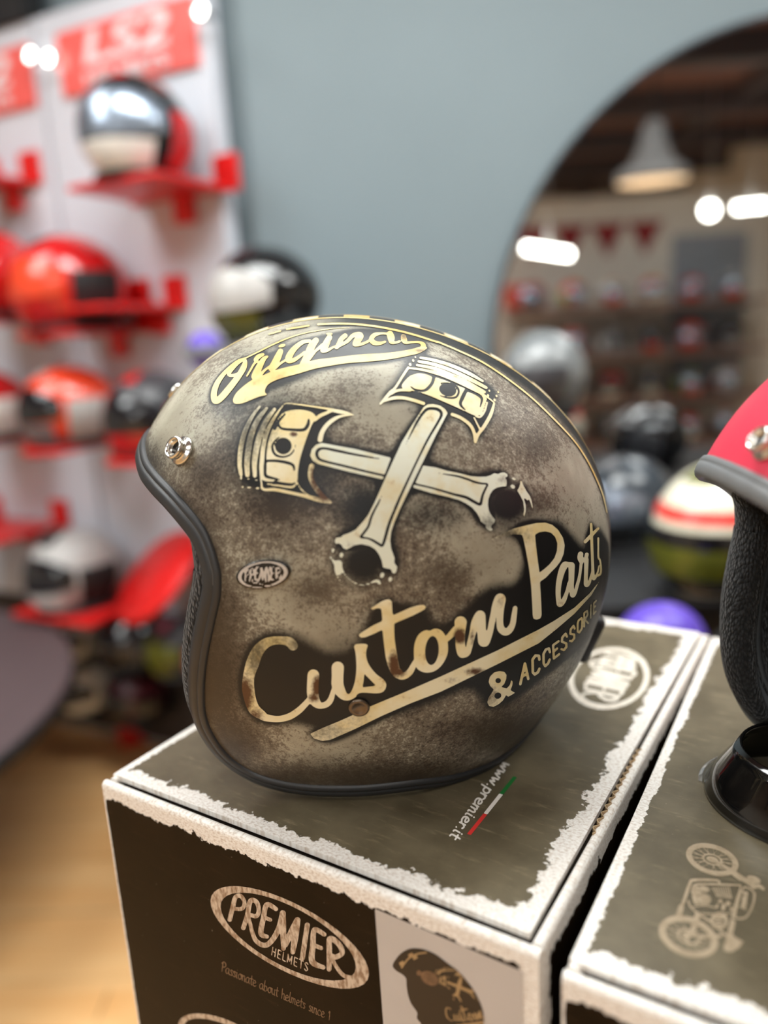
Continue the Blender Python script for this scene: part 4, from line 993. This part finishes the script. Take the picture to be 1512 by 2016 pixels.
# ------------------------------------------------------------------ red helmet on the second box
g = Mat('satin_red_paint'); nz = g.noise(g.coord(), 700, 2); g.set(col=g.mix(nz, srgb(198, 40, 66), srgb(212, 50, 76)), rough=.45, spec=.45); g.bump(nz, .03, .0004); M_RED = g.m
M_TRIMG = plain('grey_rubber_trim', (108, 110, 112), .42, var=.05, scale=60)
RP = dict(x=.285, y=.321, z=.0075, yaw=-2.0, pitch=5.0)
red = empty('open_face_helmet', (RP['x'], RP['y'], ZB + RP['z']), 0, 'plain red open-face helmet with grey rim, cut off at the right edge', 'helmet', 'open-face helmets on the boxes')
red.scale = (.95,) * 3
red.rotation_euler = (0, -math.radians(RP['pitch']), math.radians(RP['yaw']))
SNAPS_DONE = False
for ch in list(helmet.children):
    k = ch.name.split('.')[0]
    if k not in ('shell', 'edge_trim', 'lining', 'cheek_pad', 'snap_button'): continue
    if k == 'snap_button':
        if SNAPS_DONE: continue
        SNAPS_DONE = True
    c = ch.copy(); COL.objects.link(c); c.parent = red
    if k in ('shell', 'edge_trim'):
        c.data = ch.data.copy(); c.data.materials[0] = M_RED if k == 'shell' else M_TRIMG
    if k == 'snap_button': place_on(c, 144.5, 82, .0002)
    for gch in ch.children:
        d = gch.copy(); COL.objects.link(d); d.parent = c

# smoked visor lying on the second box in front of the red helmet
M_SMOKE = plain('smoked_black_plastic', (14, 13, 13), .08, var=.05, coat=.5)
g = Mat('clear_plastic_edge'); nz = g.noise(g.coord(), 40, 2); g.set(col=g.mix(nz, (.9, .92, .92, 1), (1, 1, 1, 1)), rough=.06, trans=.85, ior=1.49); M_CLEAR = g.m
a0 = np.array([0.212, 0.350]); vis = empty('smoked_visor', (a0[0], a0[1], ZB), math.radians(-31), 'curved black smoked visor lying under the red helmet', 'visor')
vs_, fs = [], []; N_ = 40
for k in range(N_ + 1):
    a = math.radians(100 + 170 * k / N_)
    for r_, z_ in ((.046, .0006), (.046, .003), (.041, .014), (.035, .024), (.032, .030)):
        vs_.append((r_ * math.cos(a) * 1.15, r_ * math.sin(a), z_))
for k in range(N_):
    for j in range(4): fs.append((k * 5 + j, (k + 1) * 5 + j, (k + 1) * 5 + j + 1, k * 5 + j + 1))
sheet_o = mesh_obj('lens', vs_, fs, M_SMOKE, vis); md = sheet_o.modifiers.new('thick', 'SOLIDIFY'); md.thickness = .0018
vs_, fs = [], []
for k in range(15):
    a = math.radians(120 + 62 * k / 14)
    for r_, z_ in ((.0470, .0002), (.0488, .0002), (.0488, .0034), (.0470, .0048)): vs_.append((r_ * math.cos(a) * 1.15, r_ * math.sin(a), z_))
for k in range(14):
    for j in range(4): fs.append((k * 4 + j, (k + 1) * 4 + j, (k + 1) * 4 + (j + 1) % 4, k * 4 + (j + 1) % 4))
fs += [(3, 2, 1, 0), (56, 57, 58, 59)]
mesh_obj('clear_edge', vs_, fs, M_CLEAR, vis, smooth=False)

# plinth carrying both boxes
M_PLINTH = plain('black_plinth', (30, 29, 30), .5)
ctr = BOX1[:2] + np.array([math.cos(YAW1), math.sin(YAW1)]) * .26 + np.array([-math.sin(YAW1), math.cos(YAW1)]) * .12
pl = empty('display_plinth', (ctr[0], ctr[1], 0), YAW1, 'dark plinth carrying the two cardboard boxes', 'plinth')
ZT = ZB - BH - .0008
box('plinth_top', -.235, .34, -.18, .24, ZT - .03, ZT, M_PLINTH, pl, .003)
box('plinth_body', -.20, .30, -.15, .21, 0, ZT - .03, M_PLINTH, pl)

# ------------------------------------------------------------------ road helmets for the shop background
_road = {}
def sph(az, el, s=1.0):
    """full-face shape, x forward, about unit size"""
    x, y, z = math.cos(el) * math.cos(az), math.cos(el) * math.sin(az), math.sin(el)
    x *= 1.15 if x > 0 else 1.12; y *= .92
    if z < 0:
        t = -z; x += .16 * t * max(0, math.cos(az)) ; y *= 1 - .16 * t; x *= 1 - .06 * t
        z *= .95
    else: z *= 1.02
    return (x * s, y * s, max(z * s, -.80))

def patch(name, az0, az1, el0, el1, s, mat, parent, R, na=20, ne=8, wavy=None):
    vs_, fs = [], []
    for i in range(na + 1):
        for j in range(ne + 1):
            az = math.radians(az0 + (az1 - az0) * i / na); e0, e1 = el0, el1
            if wavy: e0, e1 = wavy(i / na, el0, el1)
            el = math.radians(e0 + (e1 - e0) * j / ne); v = sph(az, el, s); vs_.append((v[0] * R, v[1] * R, (v[2] + .80) * R))
    for i in range(na):
        for j in range(ne): fs.append((i * (ne + 1) + j, (i + 1) * (ne + 1) + j, (i + 1) * (ne + 1) + j + 1, i * (ne + 1) + j + 1))
    return mesh_obj(name, vs_, fs, mat, parent)

M_BLK = plain('gloss_black', (18, 18, 20), .18, var=.05, coat=.6); M_MATTEBLK = plain('matt_black', (26, 26, 28), .6)
M_WHT = plain('gloss_white', (232, 232, 228), .2, var=.03, coat=.6); M_REDG = plain('gloss_red', (206, 22, 26), .22, var=.06, coat=.6); M_ORG = plain('gloss_orange_red', (226, 70, 40), .25, var=.06, coat=.5)
M_GRY = plain('gloss_grey', (120, 124, 126), .3, var=.05, coat=.4); M_DGRY = plain('dark_grey_shell', (66, 66, 70), .35, var=.08); M_LGRY = plain('light_grey_shell', (176, 174, 172), .35, var=.06)
M_GRN = plain('acid_green', (150, 176, 50), .4, var=.1); M_OLV = plain('olive_lens', (92, 96, 30), .2, var=.1); M_PUR = plain('purple_shell', (98, 74, 190), .35, var=.08); M_CRM = plain('cream_shell', (236, 230, 206), .3, var=.03, coat=.3)
M_VIS = plain('silver_tinted_visor', (150, 162, 178), .25, metal=.7, var=.06); M_VISD = plain('dark_visor', (22, 23, 28), .06, var=.05, coat=.5); M_STRIPE = plain('coral_red_stripe', (230, 74, 66), .35, var=.05)
M_REDP = plain('red_plastic', (214, 30, 30), .35, var=.06)

def road_helmet(loc, yaw, R, label, shell_m, visor_m, accent_m, chin_m=None, group=None, tilt=0.0, stripe_m=None, open_=False, cat='helmet'):
    e = empty('road_helmet' if not open_ else 'jet_helmet', loc, yaw, label, cat, group)
    if tilt: e.rotation_euler = (0, tilt, yaw)
    patch('shell', -180, 180, -58, 90, 1.0, shell_m, e, R, 36, 20)
    o = lathe('neck_roll', [(.62 * R, 0), (.80 * R, 0), (.86 * R, .05 * R), (.80 * R, .12 * R), (.62 * R, .12 * R)], M_MATTEBLK, e, 28, closed=True); o.scale = (1.1, .92, 1); o.location = (.04 * R, 0, 0)
    if not open_:
        patch('visor', -72, 72, -12, 34, 1.03, visor_m, e, R, 20, 8, lambda t, a, b: (a + 6 * abs(2 * t - 1) ** 3, b - 18 * abs(2 * t - 1) ** 3))
        patch('chin_bar', -60, 60, -50, -14, 1.035, chin_m or shell_m, e, R, 16, 6)
        for sg in (-1, 1): patch('side_panel', sg * 78, sg * 128, -40, 16, 1.03, accent_m, e, R, 8, 6)
    else:
        patch('visor', -66, 66, -38, 14, 1.025, visor_m, e, R, 18, 8)
        if accent_m: patch('goggle_lens', -40, 40, -22, 2, 1.05, accent_m, e, R, 16, 6)
    if stripe_m: patch('stripe', -180, 180, 16 if not open_ else 20, 27 if not open_ else 30, 1.012, stripe_m, e, R, 40, 2)
    patch('crown_panel', -34, 34, 52, 84, 1.015, accent_m or shell_m, e, R, 12, 6)
    return e

def tray(c, yaw, label, w=.30, d=.26, group='red helmet trays on the rack'):
    """red plastic helmet tray: sloping plate with an upright tab at each end and an arm to the panel"""
    e = empty('helmet_tray', tuple(c), yaw, label, 'tray', group)
    bm = bmesh.new(); add_box(bm, -w / 2, w / 2, -d, 0, 0, .014, .004); bm_obj('plate', bm, M_REDP, e)
    for s in (-1, 1):
        bm = bmesh.new(); add_box(bm, s * w / 2 - .035, s * w / 2 + .035, -.014, 0, .0, .085, .003); bm_obj('tab', bm, M_REDP, e)
    bm = bmesh.new(); add_box(bm, -.03, .03, -.02, 0, -.06, 0, .003); bm_obj('bracket', bm, M_REDP, e)
    return e

# ---- display rack: white panels with red signs
PYAW = math.atan2(PD[1], PD[0]) + math.pi           # local x runs to the right along the panels, local -y towards the shop
def pan_x(px, py=300): return float((on_panel(px, py) - P0) @ PD)
SEAM = pan_x(100); PTOP = on_panel(0, 57)[2]
M_SIGN = plain('red_sign', (236, 100, 94), .45, var=.03); M_SIGNW = plain('white_sign_print', (238, 226, 230), .5, var=.02)  # sign red paled to coral, haze and glare put into the colour
def flat_text(txt, size, mat, parent, loc, ext=.003, xs=1.0, shear=0.0):
    cu = bpy.data.curves.new('sign_text', 'FONT'); cu.body = txt; cu.size = size; cu.extrude = ext; cu.align_x = 'CENTER'; cu.align_y = 'CENTER'; cu.shear = shear; cu.offset = size * .02
    tmp = bpy.data.objects.new('tmp', cu); COL.objects.link(tmp); dg = bpy.context.evaluated_depsgraph_get(); me = bpy.data.meshes.new_from_object(tmp.evaluated_get(dg)); bpy.data.objects.remove(tmp)
    me.materials.clear(); me.materials.append(mat); o = link(bpy.data.objects.new('sign_lettering', me), parent)
    o.rotation_euler = (math.pi / 2, 0, 0); o.location = loc; o.scale = (xs, 1, 1); return o
M_DBASE = plain('dark_base_board', (46, 40, 40), .6)
M_SPOT = emitter('spot_glow', (255, 252, 244), 9.0)
panels = [(SEAM - .004, 0.0, 'right'), (SEAM + SEAM + .02, SEAM + .006, 'left')]
for k, (s1, s0, side) in enumerate(((SEAM - .004, 0.0, 'nearest'), (SEAM + .80, SEAM + .006, 'farther'))):
    w = s1 - s0; base = P0 + PD * s1                # left end
    e = empty('helmet_rack', (base[0], base[1], 0), PYAW, 'tall white display panel %s' % ('with red sign and helmet trays, beside the grey wall' if k == 0 else 'with red sign, cut off at the left edge'), 'helmet rack', 'white helmet rack panels')
    box('board', 0, w, 0, .05, 0.02, PTOP, M_PANEL, e, .003)
    box('foot', .05, w - .05, .005, .05, 0, .02, M_ALU, e)
    box('base_board', 0, w, -.004, -.0005, .03, on_panel(200, 1190)[2], M_DBASE, e)
    if k == 1: box('header', 0, w, -.02, .05, PTOP + .002, PTOP + .30, M_MATTEBLK, e)
    sg = box('sign', w * .10 if k == 0 else w * .24, w * .86 if k == 0 else w * .90, -.012, 0, 0, 1, M_SIGN, e)
    if k == 0:
        tl, tr, bl, br = on_panel(118, 68), on_panel(385, -8), on_panel(130, 192), on_panel(392, 132)
        xs = [float((p - base) @ -PD) for p in (tl, tr, bl, br)]; zt, zb = (tl[2] + tr[2]) / 2, (bl[2] + br[2]) / 2
        sx0, sx1 = (xs[0] + xs[2]) / 2, (xs[1] + xs[3]) / 2
    else:
        p1 = on_panel(62, 110); sx1 = float((p1 - base) @ -PD); sx0 = sx1 - (SX1 - SX0)
    if k == 0: SX0, SX1, SZ0, SZ1 = sx0, sx1, zb, zt
    bpy.data.objects.remove(sg)
    sg = box('sign', sx0, sx1, -.012, 0, SZ0, SZ1, M_SIGN, e)
    hh = SZ1 - SZ0; cxs = (sx0 + sx1) / 2
    flat_text('LS2', hh * .72, M_SIGNW, sg, (cxs, -.014, SZ0 + hh * .62), xs=(sx1 - sx0) / (hh * 1.5) * .92, shear=.2)
    flat_text('HELMETS', hh * .24, M_SIGNW, sg, (cxs, -.014, SZ0 + hh * .17), xs=(sx1 - sx0) / (hh * 1.25) * .80)
# small round spotlights at the panel edges
for (px, py), wh in (((404, 26), 'at the top right corner of the rack'), ((70, 112), 'left of the seam between the rack panels'), ((106, 118), 'right of the seam between the rack panels')):
    p = on_panel(px, py, .028); e = empty('spotlight', tuple(p), PYAW, 'small round glowing spotlight ' + wh, 'spotlight', 'rack spotlights')
    o = lathe('rim', [(.0145, 0), (.018, 0), (.018, .02), (.0145, .02)], M_ALU, e, 20, closed=True); o.rotation_euler = (math.pi / 2, 0, 0)
    o = lathe('lens', [(.0001, .017), (.0145, .014), (.0145, .004), (.0001, .004)], M_SPOT, e, 20); o.rotation_euler = (math.pi / 2, 0, 0)
    o = lathe('stem', [(.006, -.03), (.006, .004)], M_ALU, e, 12); o.rotation_euler = (math.pi / 2, 0, 0)

# rack contents: (pixel of the helmet's middle, radius m, heading relative to panel normal, materials, label)
FACE = math.atan2(PN[1], PN[0])
def rack_item(px, py, off, R, turn, label, sm, vm, am, cm=None, tray_label=None, st=None, tw=.30):
    c = on_panel(px, py, off); z0 = c[2] - .55 * R - .8 * R * .4
    if tray_label:
        b = c - PN * off; tr_ = tray((b[0] + PN[0] * .002, b[1] + PN[1] * .002, z0 - .014), PYAW, tray_label, tw, off * 1.7)
    return road_helmet((c[0], c[1], z0), FACE + turn, R, label, sm, vm, am, cm, 'helmets on the rack', stripe_m=st)
rack_item(272, 262, .15, .128, .1, 'black white and red full-face helmet with silver visor under the red sign', M_BLK, M_VIS, M_REDG, M_WHT, 'red tray holding the helmet below the sign', None, .27)
rack_item(142, 562, .15, .128, -.5, 'glossy red full-face helmet, second from top on the rack', M_REDG, M_ORG, M_MATTEBLK, M_REDG, 'red tray holding the glossy red helmet', None, .20)
rack_item(-20, 545, .15, .128, -.3, 'red full-face helmet cut off at the left edge, upper row', M_REDG, M_VISD, M_REDG, M_LGRY, 'red tray at the left edge, upper row', None, .16)
c = on_panel(30, 372, 0); tray((c[0] + PN[0] * .002, c[1] + PN[1] * .002, c[2]), PYAW, 'empty red tray at the left edge near the sign', .16, .2)
c = on_panel(318, 612, 0); tray((c[0] + PN[0] * .002, c[1] + PN[1] * .002, c[2]), PYAW, 'empty red tray right of the glossy red helmet', .12, .26)
rack_item(138, 800, .17, .112, -.55, 'orange-red and grey helmet with black visor opening, third row', M_ORG, M_VISD, M_LGRY, M_GRY, 'red tray holding the orange-red helmet', None, .13)
rack_item(-28, 800, .15, .11, -.4, 'bright red helmet cut off at the left edge, third row', M_REDG, M_VISD, M_WHT, M_REDG, 'red tray at the left edge, third row', None, .13)
rack_item(305, 815, .17, .112, -.3, 'grey black and red helmet partly hidden behind the bronze helmet', M_DGRY, M_VISD, M_REDG, M_REDG, 'red tray under the grey black and red helmet', None, .13)
c = on_panel(60, 1030, 0); tray((c[0] + PN[0] * .002, c[1] + PN[1] * .002, c[2]), PYAW, 'long empty red tray in the lowest left row', .30, .28)
rack_item(150, 1120, .16, .12, -.4, 'white and grey helmet in the lowest row of the rack', M_LGRY, M_VISD, M_MATTEBLK, M_WHT, 'red tray under the white and grey helmet')

# round red tray held out from the rack
p = on_panel(315, 1138, .17)
e = empty('round_red_tray', (p[0], p[1], p[2]), PYAW, 'round bright red tray held out from the rack beside the bronze helmet', 'tray')
o = lathe('plate', [(.0001, .018), (.138, .018), (.145, .010), (.138, 0), (.0001, 0)], M_REDP, e, 48); o.rotation_euler = (math.radians(38), math.radians(-24), 0)
box('arm', -.02, .02, 0, .168, -.035, -.012, M_MATTEBLK, e)

# more helmets on the lowest pegs of the rack
for px, py, R, yw, lab, a, b, c_, d_ in ((160, 1250, .088, -.3, 'light grey helmet low on the rack, left of the round red tray', M_LGRY, M_VISD, M_GRY, M_WHT), (262, 1262, .088, -.6, 'black helmet low on the rack, under the round red tray', M_BLK, M_VISD, M_DGRY, M_BLK),
        (358, 1275, .085, -.5, 'olive and pink helmet low on the rack at the bronze helmet rim', M_DGRY, M_OLV, plain('pink_panel', (196, 96, 120), .4), M_OLV), (178, 1352, .082, -.2, 'white helmet in the bottom row near the wooden floor', M_WHT, M_VISD, M_LGRY, M_WHT),
        (268, 1372, .08, -.6, 'maroon and black helmet in the bottom row near the wooden floor', plain('maroon_shell', (70, 22, 30), .3), M_VISD, M_BLK, M_BLK)):
    c = on_panel(px, py, .12); z0 = c[2] - .8 * R
    peg = empty('helmet_peg', tuple(c - PN * .12 + np.array([0, 0, z0 - c[2]])), PYAW, 'black peg shelf under the ' + lab.split(' helmet')[0] + ' helmet low on the rack', 'peg shelf', 'black pegs on the rack'); box('plate', -.05, .05, -.17, -.001, -.012, 0, M_MATTEBLK, peg); box('bracket', -.012, .012, -.10, -.001, -.04, -.012, M_MATTEBLK, peg)
    road_helmet((c[0], c[1], z0), FACE + yw, R, lab, a, b, c_, d_, 'helmets low on the rack')
p = at_z(268, 1455, .0)
bm = bmesh.new(); add_box(bm, -.05, .05, -.05, .05, 0, .16, .01); rb = bm_obj('floor_block', bm, M_REDP); rb.location = (p[0], p[1] + .0, 0); rb.rotation_euler = (0, 0, .5); tag(rb, 'small red block on the wooden floor by the low shelf', 'block')

# round dark table at the left
TZ, TR = .50, .76
p = at_z(-605, 1435, TZ)
e = empty('round_table', (p[0], p[1], 0), 0, 'round dark brown table cut off at the left edge', 'table')
M_TBL = plain('dark_plum_table_top', (84, 70, 72), .5, var=.05)
lathe('table_top', [(.0001, TZ), (TR - .005, TZ), (TR, TZ - .005), (TR, TZ - .035), (.0001, TZ - .035)], M_TBL, e, 72, smooth=False)
lathe('edge_band', [(TR + .0005, TZ - .036), (TR + .004, TZ - .036), (TR + .004, TZ - .004), (TR + .0005, TZ - .004)], M_MATTEBLK, e, 72, closed=True)
lathe('pedestal', [(.03, .02), (.03, TZ - .035)], M_MATTEBLK, e, 20); lathe('foot', [(.0001, .02), (.22, .02), (.24, 0), (.0001, 0)], M_MATTEBLK, e, 40)

# ------------------------------------------------------------------ right hand background
ct = empty('display_counter', (.62, 1.62, 0), 0, 'long black counter along the grey wall behind the boxes', 'counter')
CZ = .765
box('counter_top', -.92, 1.25, -.36, .44, CZ - .03, CZ, M_MATTEBLK, ct, .004); box('counter_body', -.88, 1.22, -.32, .42, 0, CZ - .03, M_MATTEBLK, ct)
p = at_y(528, 612, 1.78); R = .112
wz = p[2] - .6 * R
sh = empty('wall_shelf', (p[0], WY, wz - .02), 0, 'small grey wall shelf behind the bronze helmet', 'shelf'); box('board', -.17, .17, -.44, 0, 0, .02, M_GRY, sh); box('bracket', -.02, .02, -.3, 0, -.06, 0, M_GRY, sh)
road_helmet((p[0], 1.78, wz), 3.75, R, 'black helmet with pale visor and olive chin on wall shelf behind the bronze helmet', M_BLK, M_LGRY, M_BLK, M_OLV, 'helmets by the grey wall')
p = at_y(408, 705, 1.72); R = .06
road_helmet((p[0], 1.72, wz), 3.9, R, 'small purple helmet on the wall shelf', M_PUR, M_PUR, M_PUR, M_PUR, 'helmets by the grey wall') if False else None
p = at_y(405, 690, 1.7)
pb = empty('purple_ball', (p[0], 1.7, p[2] - .04), 0, 'purple ball on a thin stand left of the bronze helmet crown', 'ball')
lathe('ball', [(.0001, .0)] + [(.04 * math.sin(a), .04 - .04 * math.cos(a)) for a in np.linspace(.1, math.pi - .05, 14)] + [(.0001, .08)], M_PUR, pb, 28)
lathe('stand', [(.008, -(p[2] - .04) + .01), (.008, .002)], M_MATTEBLK, pb, 12); lathe('base', [(.0001, -(p[2] - .04) + .012), (.09, -(p[2] - .04) + .012), (.09, -(p[2] - .04)), (.0001, -(p[2] - .04))], M_MATTEBLK, pb, 24)
# grey helmet on a stand
p = at_y(1072, 735, 1.5)
hs = empty('helmet_stand', (p[0], 1.5, CZ), 0, 'black helmet stand under the grey helmet', 'helmet stand')
R = .083; gz = p[2] - .86 * R
lathe('base', [(.0001, .01), (.07, .01), (.075, 0), (.0001, 0)], M_MATTEBLK, hs, 28); lathe('pole', [(.012, .01), (.012, gz - CZ - .012)], M_MATTEBLK, hs, 14); lathe('cup', [(.0001, gz - CZ), (.055, gz - CZ), (.055, gz - CZ - .012), (.0001, gz - CZ - .012)], M_MATTEBLK, hs, 24)
road_helmet((p[0], 1.5, gz), 4.0, R, 'plain grey open helmet on a stand in front of the mirror', M_GRY, M_DGRY, None, None, 'helmets on the counter', open_=True)
# cream helmet with a red stripe
p = at_y(1440, 1070, 1.30)
road_helmet((p[0], 1.32, CZ), 3.75, .128, 'cream helmet with coral red stripe and olive goggles, right of the bronze helmet', M_CRM, M_BLK, M_OLV, None, 'helmets on the counter', stripe_m=M_STRIPE, open_=True)
for px, y, R, yw, lab, a, b, c_, d_ in ((1228, 1.66, .105, 3.7, 'dark slate helmet on the counter beside the bronze helmet', plain('slate_shell', (58, 66, 74), .25, coat=.4), M_VIS, M_DGRY, M_BLK),
                                        (1560, 1.62, .115, 3.9, 'black helmet at the right end of the counter', M_BLK, M_VISD, M_DGRY, M_BLK)):
    p = at_y(px, 1100, y); road_helmet((p[0], y, CZ), yw, R, lab, a, b, c_, d_, 'helmets on the counter')
# low bench with black and purple pieces behind the boxes
bn = empty('low_bench', (.52, 1.02, 0), 0, 'low black bench between the boxes and the counter', 'bench'); BZ = .655
box('bench_top', -.30, .42, -.17, .17, BZ - .03, BZ, M_MATTEBLK, bn, .004)
for x in (-.26, .38):
    for y in (-.13, .13): box('leg', x - .015, x + .015, y - .015, y + .015, 0, BZ - .03, M_MATTEBLK, bn)
p = at_y(1302, 1190, 1.0); road_helmet((p[0], 1.0, p[2] - 1.82 * .062), 3.6, .062, 'purple open helmet on the low bench behind the boxes', M_PUR, M_PUR, None, None, 'helmets on the low bench', open_=True)
p = at_y(1500, 1180, 1.03); road_helmet((p[0], 1.03, BZ), 3.9, .088, 'matt black helmet on the low bench near the red helmet', M_MATTEBLK, M_VISD, M_DGRY, M_MATTEBLK, 'helmets on the low bench')

# ------------------------------------------------------------------ the far side of the shop, seen in the mirror
def mir(px, py, yv):
    """place in the shop of what the mirror shows at photo pixel (px, py), yv = length of the sight line's y part"""
    p = at_y(px, py, yv); return np.array([p[0], 2 * (WY - .034) - p[1], p[2]])
p = mir(1288, 345, 4.2)
M_SHADE = plain('grey_enamel_shade', (120, 118, 116), .4); M_WARM = emitter('warm_lamp_disc', (255, 222, 178), 1.0)
e = empty('pendant_lamp', (p[0], p[1], p[2]), 0, 'grey bell pendant lamp under the ceiling, seen in the mirror', 'lamp')
lathe('shade', [(.185, -.03), (.175, .02), (.11, .07), (.07, .15), (.055, .24), (.03, .27), (.01, .27), (.01, .262), (.045, .236), (.062, .15), (.102, .065), (.168, .015), (.181, -.03)], M_SHADE, e, 40, closed=True)
lathe('diffuser', [(.0001, -.02), (.178, -.02), (.178, -.012), (.0001, -.012)], M_WARM, e, 40)
tube('cord', [(0, 0, .27), (0, 0, ZC - p[2])], .006, M_MATTEBLK, e)
M_TUBE = emitter('tube_glow', (255, 252, 240), 14.0)
for (pa, pb_, yv, lab) in (((1035, 487), (1125, 500), 4.6, 'bright linear tube light at the mirror left rim'), ((1452, 408), (1512, 402), 5.6, 'bright linear tube light high at the right of the mirror')):
    a, b = mir(*pa, yv), mir(*pb_, yv); m = (a + b) / 2
    e = empty('tube_light', tuple(m), 0, lab, 'tube light', 'tube lights'); tube('tube', [a - m, b - m], .02, M_TUBE, e)
    tube('hanger', [(0, 0, .02), (0, 0, ZC - m[2])], .004, M_ALU, e)
p = mir(1400, 413, 5.6); e = empty('globe_light', tuple(p), 0, 'round glowing globe lamp seen in the mirror', 'lamp'); lathe('globe', [(.0001, -.045)] + [(.045 * math.sin(a), -.045 * math.cos(a)) for a in np.linspace(.2, math.pi - .1, 10)], M_TUBE, e, 20); tube('hanger', [(0, 0, .044), (0, 0, ZC - p[2])], .004, M_ALU, e)

# shelving with helmets along the mirrored aisle
M_OAK = plain('brown_shelf_wood', (126, 96, 84), .5, var=.15, scale=8)
SHY = -1.93
zs = [.30, .64, .98, 1.34]; rows = ['bottom', 'second', 'third', 'top']
for r_, z in enumerate(zs):
    e = empty('wooden_shelf', (2.0, -2.285, z - .03), 0, 'long brown wooden shelf on the partition, %s of four in the mirror' % rows[r_], 'shelf', 'wooden shelves across the shop')
    box('board', -.95, .95, 0, .55, 0, .03, M_OAK, e)
    for x in (-.9, 0, .9): box('bracket', x - .012, x + .012, 0, .3, -.03, 0, M_MATTEBLK, e)
pal = [M_REDG, M_WHT, M_BLK, M_REDG, M_GRY, M_ORG, M_LGRY, M_REDG, M_DGRY, M_CRM]
nm = {M_REDG: 'red', M_WHT: 'white', M_BLK: 'black', M_GRY: 'grey', M_ORG: 'orange', M_LGRY: 'light grey', M_DGRY: 'dark grey', M_CRM: 'cream'}
ords = ['first', 'second', 'third', 'fourth', 'fifth', 'sixth']; rr = random.Random(3)
for r_, z in enumerate(zs):
    for k in range(6):
        m = rr.choice(pal); road_helmet((1.22 + .30 * k, SHY + .0, z), math.pi / 2 + rr.uniform(-.5, .5), rr.uniform(.10, .118), '%s helmet, %s from the left on the %s shelf in the mirror' % (nm[m], ords[5 - k], rows[r_]), m, rr.choice([M_VISD, M_VIS]), rr.choice([M_GRN, M_WHT, M_BLK, M_REDG]), rr.choice(pal), 'helmets on the mirrored shelving')
# pale partition with red bunting and a red sign behind the shelving
pt = empty('partition', (2.3, -2.35, 0), 0, 'pale partition wall behind the mirrored shelving', 'partition')
box('board', -1.5, .9, -.06, 0, 0, 2.12, M_WHITEWALL, pt); box('grey_panel', .12, .72, 0, .012, .5, 1.86, plain('blue_grey_board', (140, 148, 158), .6), pt); box('cap_rail', -1.52, .92, -.08, .03, 2.12, 2.17, M_WHITEWALL, pt)
M_BUNT = plain('dark_red_cloth', (138, 36, 40), .8)
for k in range(4):
    x = 1.30 + .30 * k; o = mesh_obj('pennant', [(-.14, 0, 0), (.14, 0, 0), (0, 0, -.26), (-.14, .006, 0), (.14, .006, 0), (0, .006, -.26)], [(0, 2, 1), (3, 4, 5), (0, 1, 4, 3), (1, 2, 5, 4), (2, 0, 3, 5)], M_BUNT, None, smooth=False)
    o.location = (x, -2.345, 1.98); tag(o, 'dark red triangular pennant, %s from the right on the partition' % ords[k], 'pennant', 'red bunting pennants')
p = mir(1140, 555, 4.5); bm = bmesh.new(); add_box(bm, -.09, .09, -.02, .02, -.09, .09, .01); o = bm_obj('red_sign', bm, M_ORG); o.location = (p[0], -2.32 + .0, p[2]); tag(o, 'small square red sign on the partition in the mirror', 'sign')
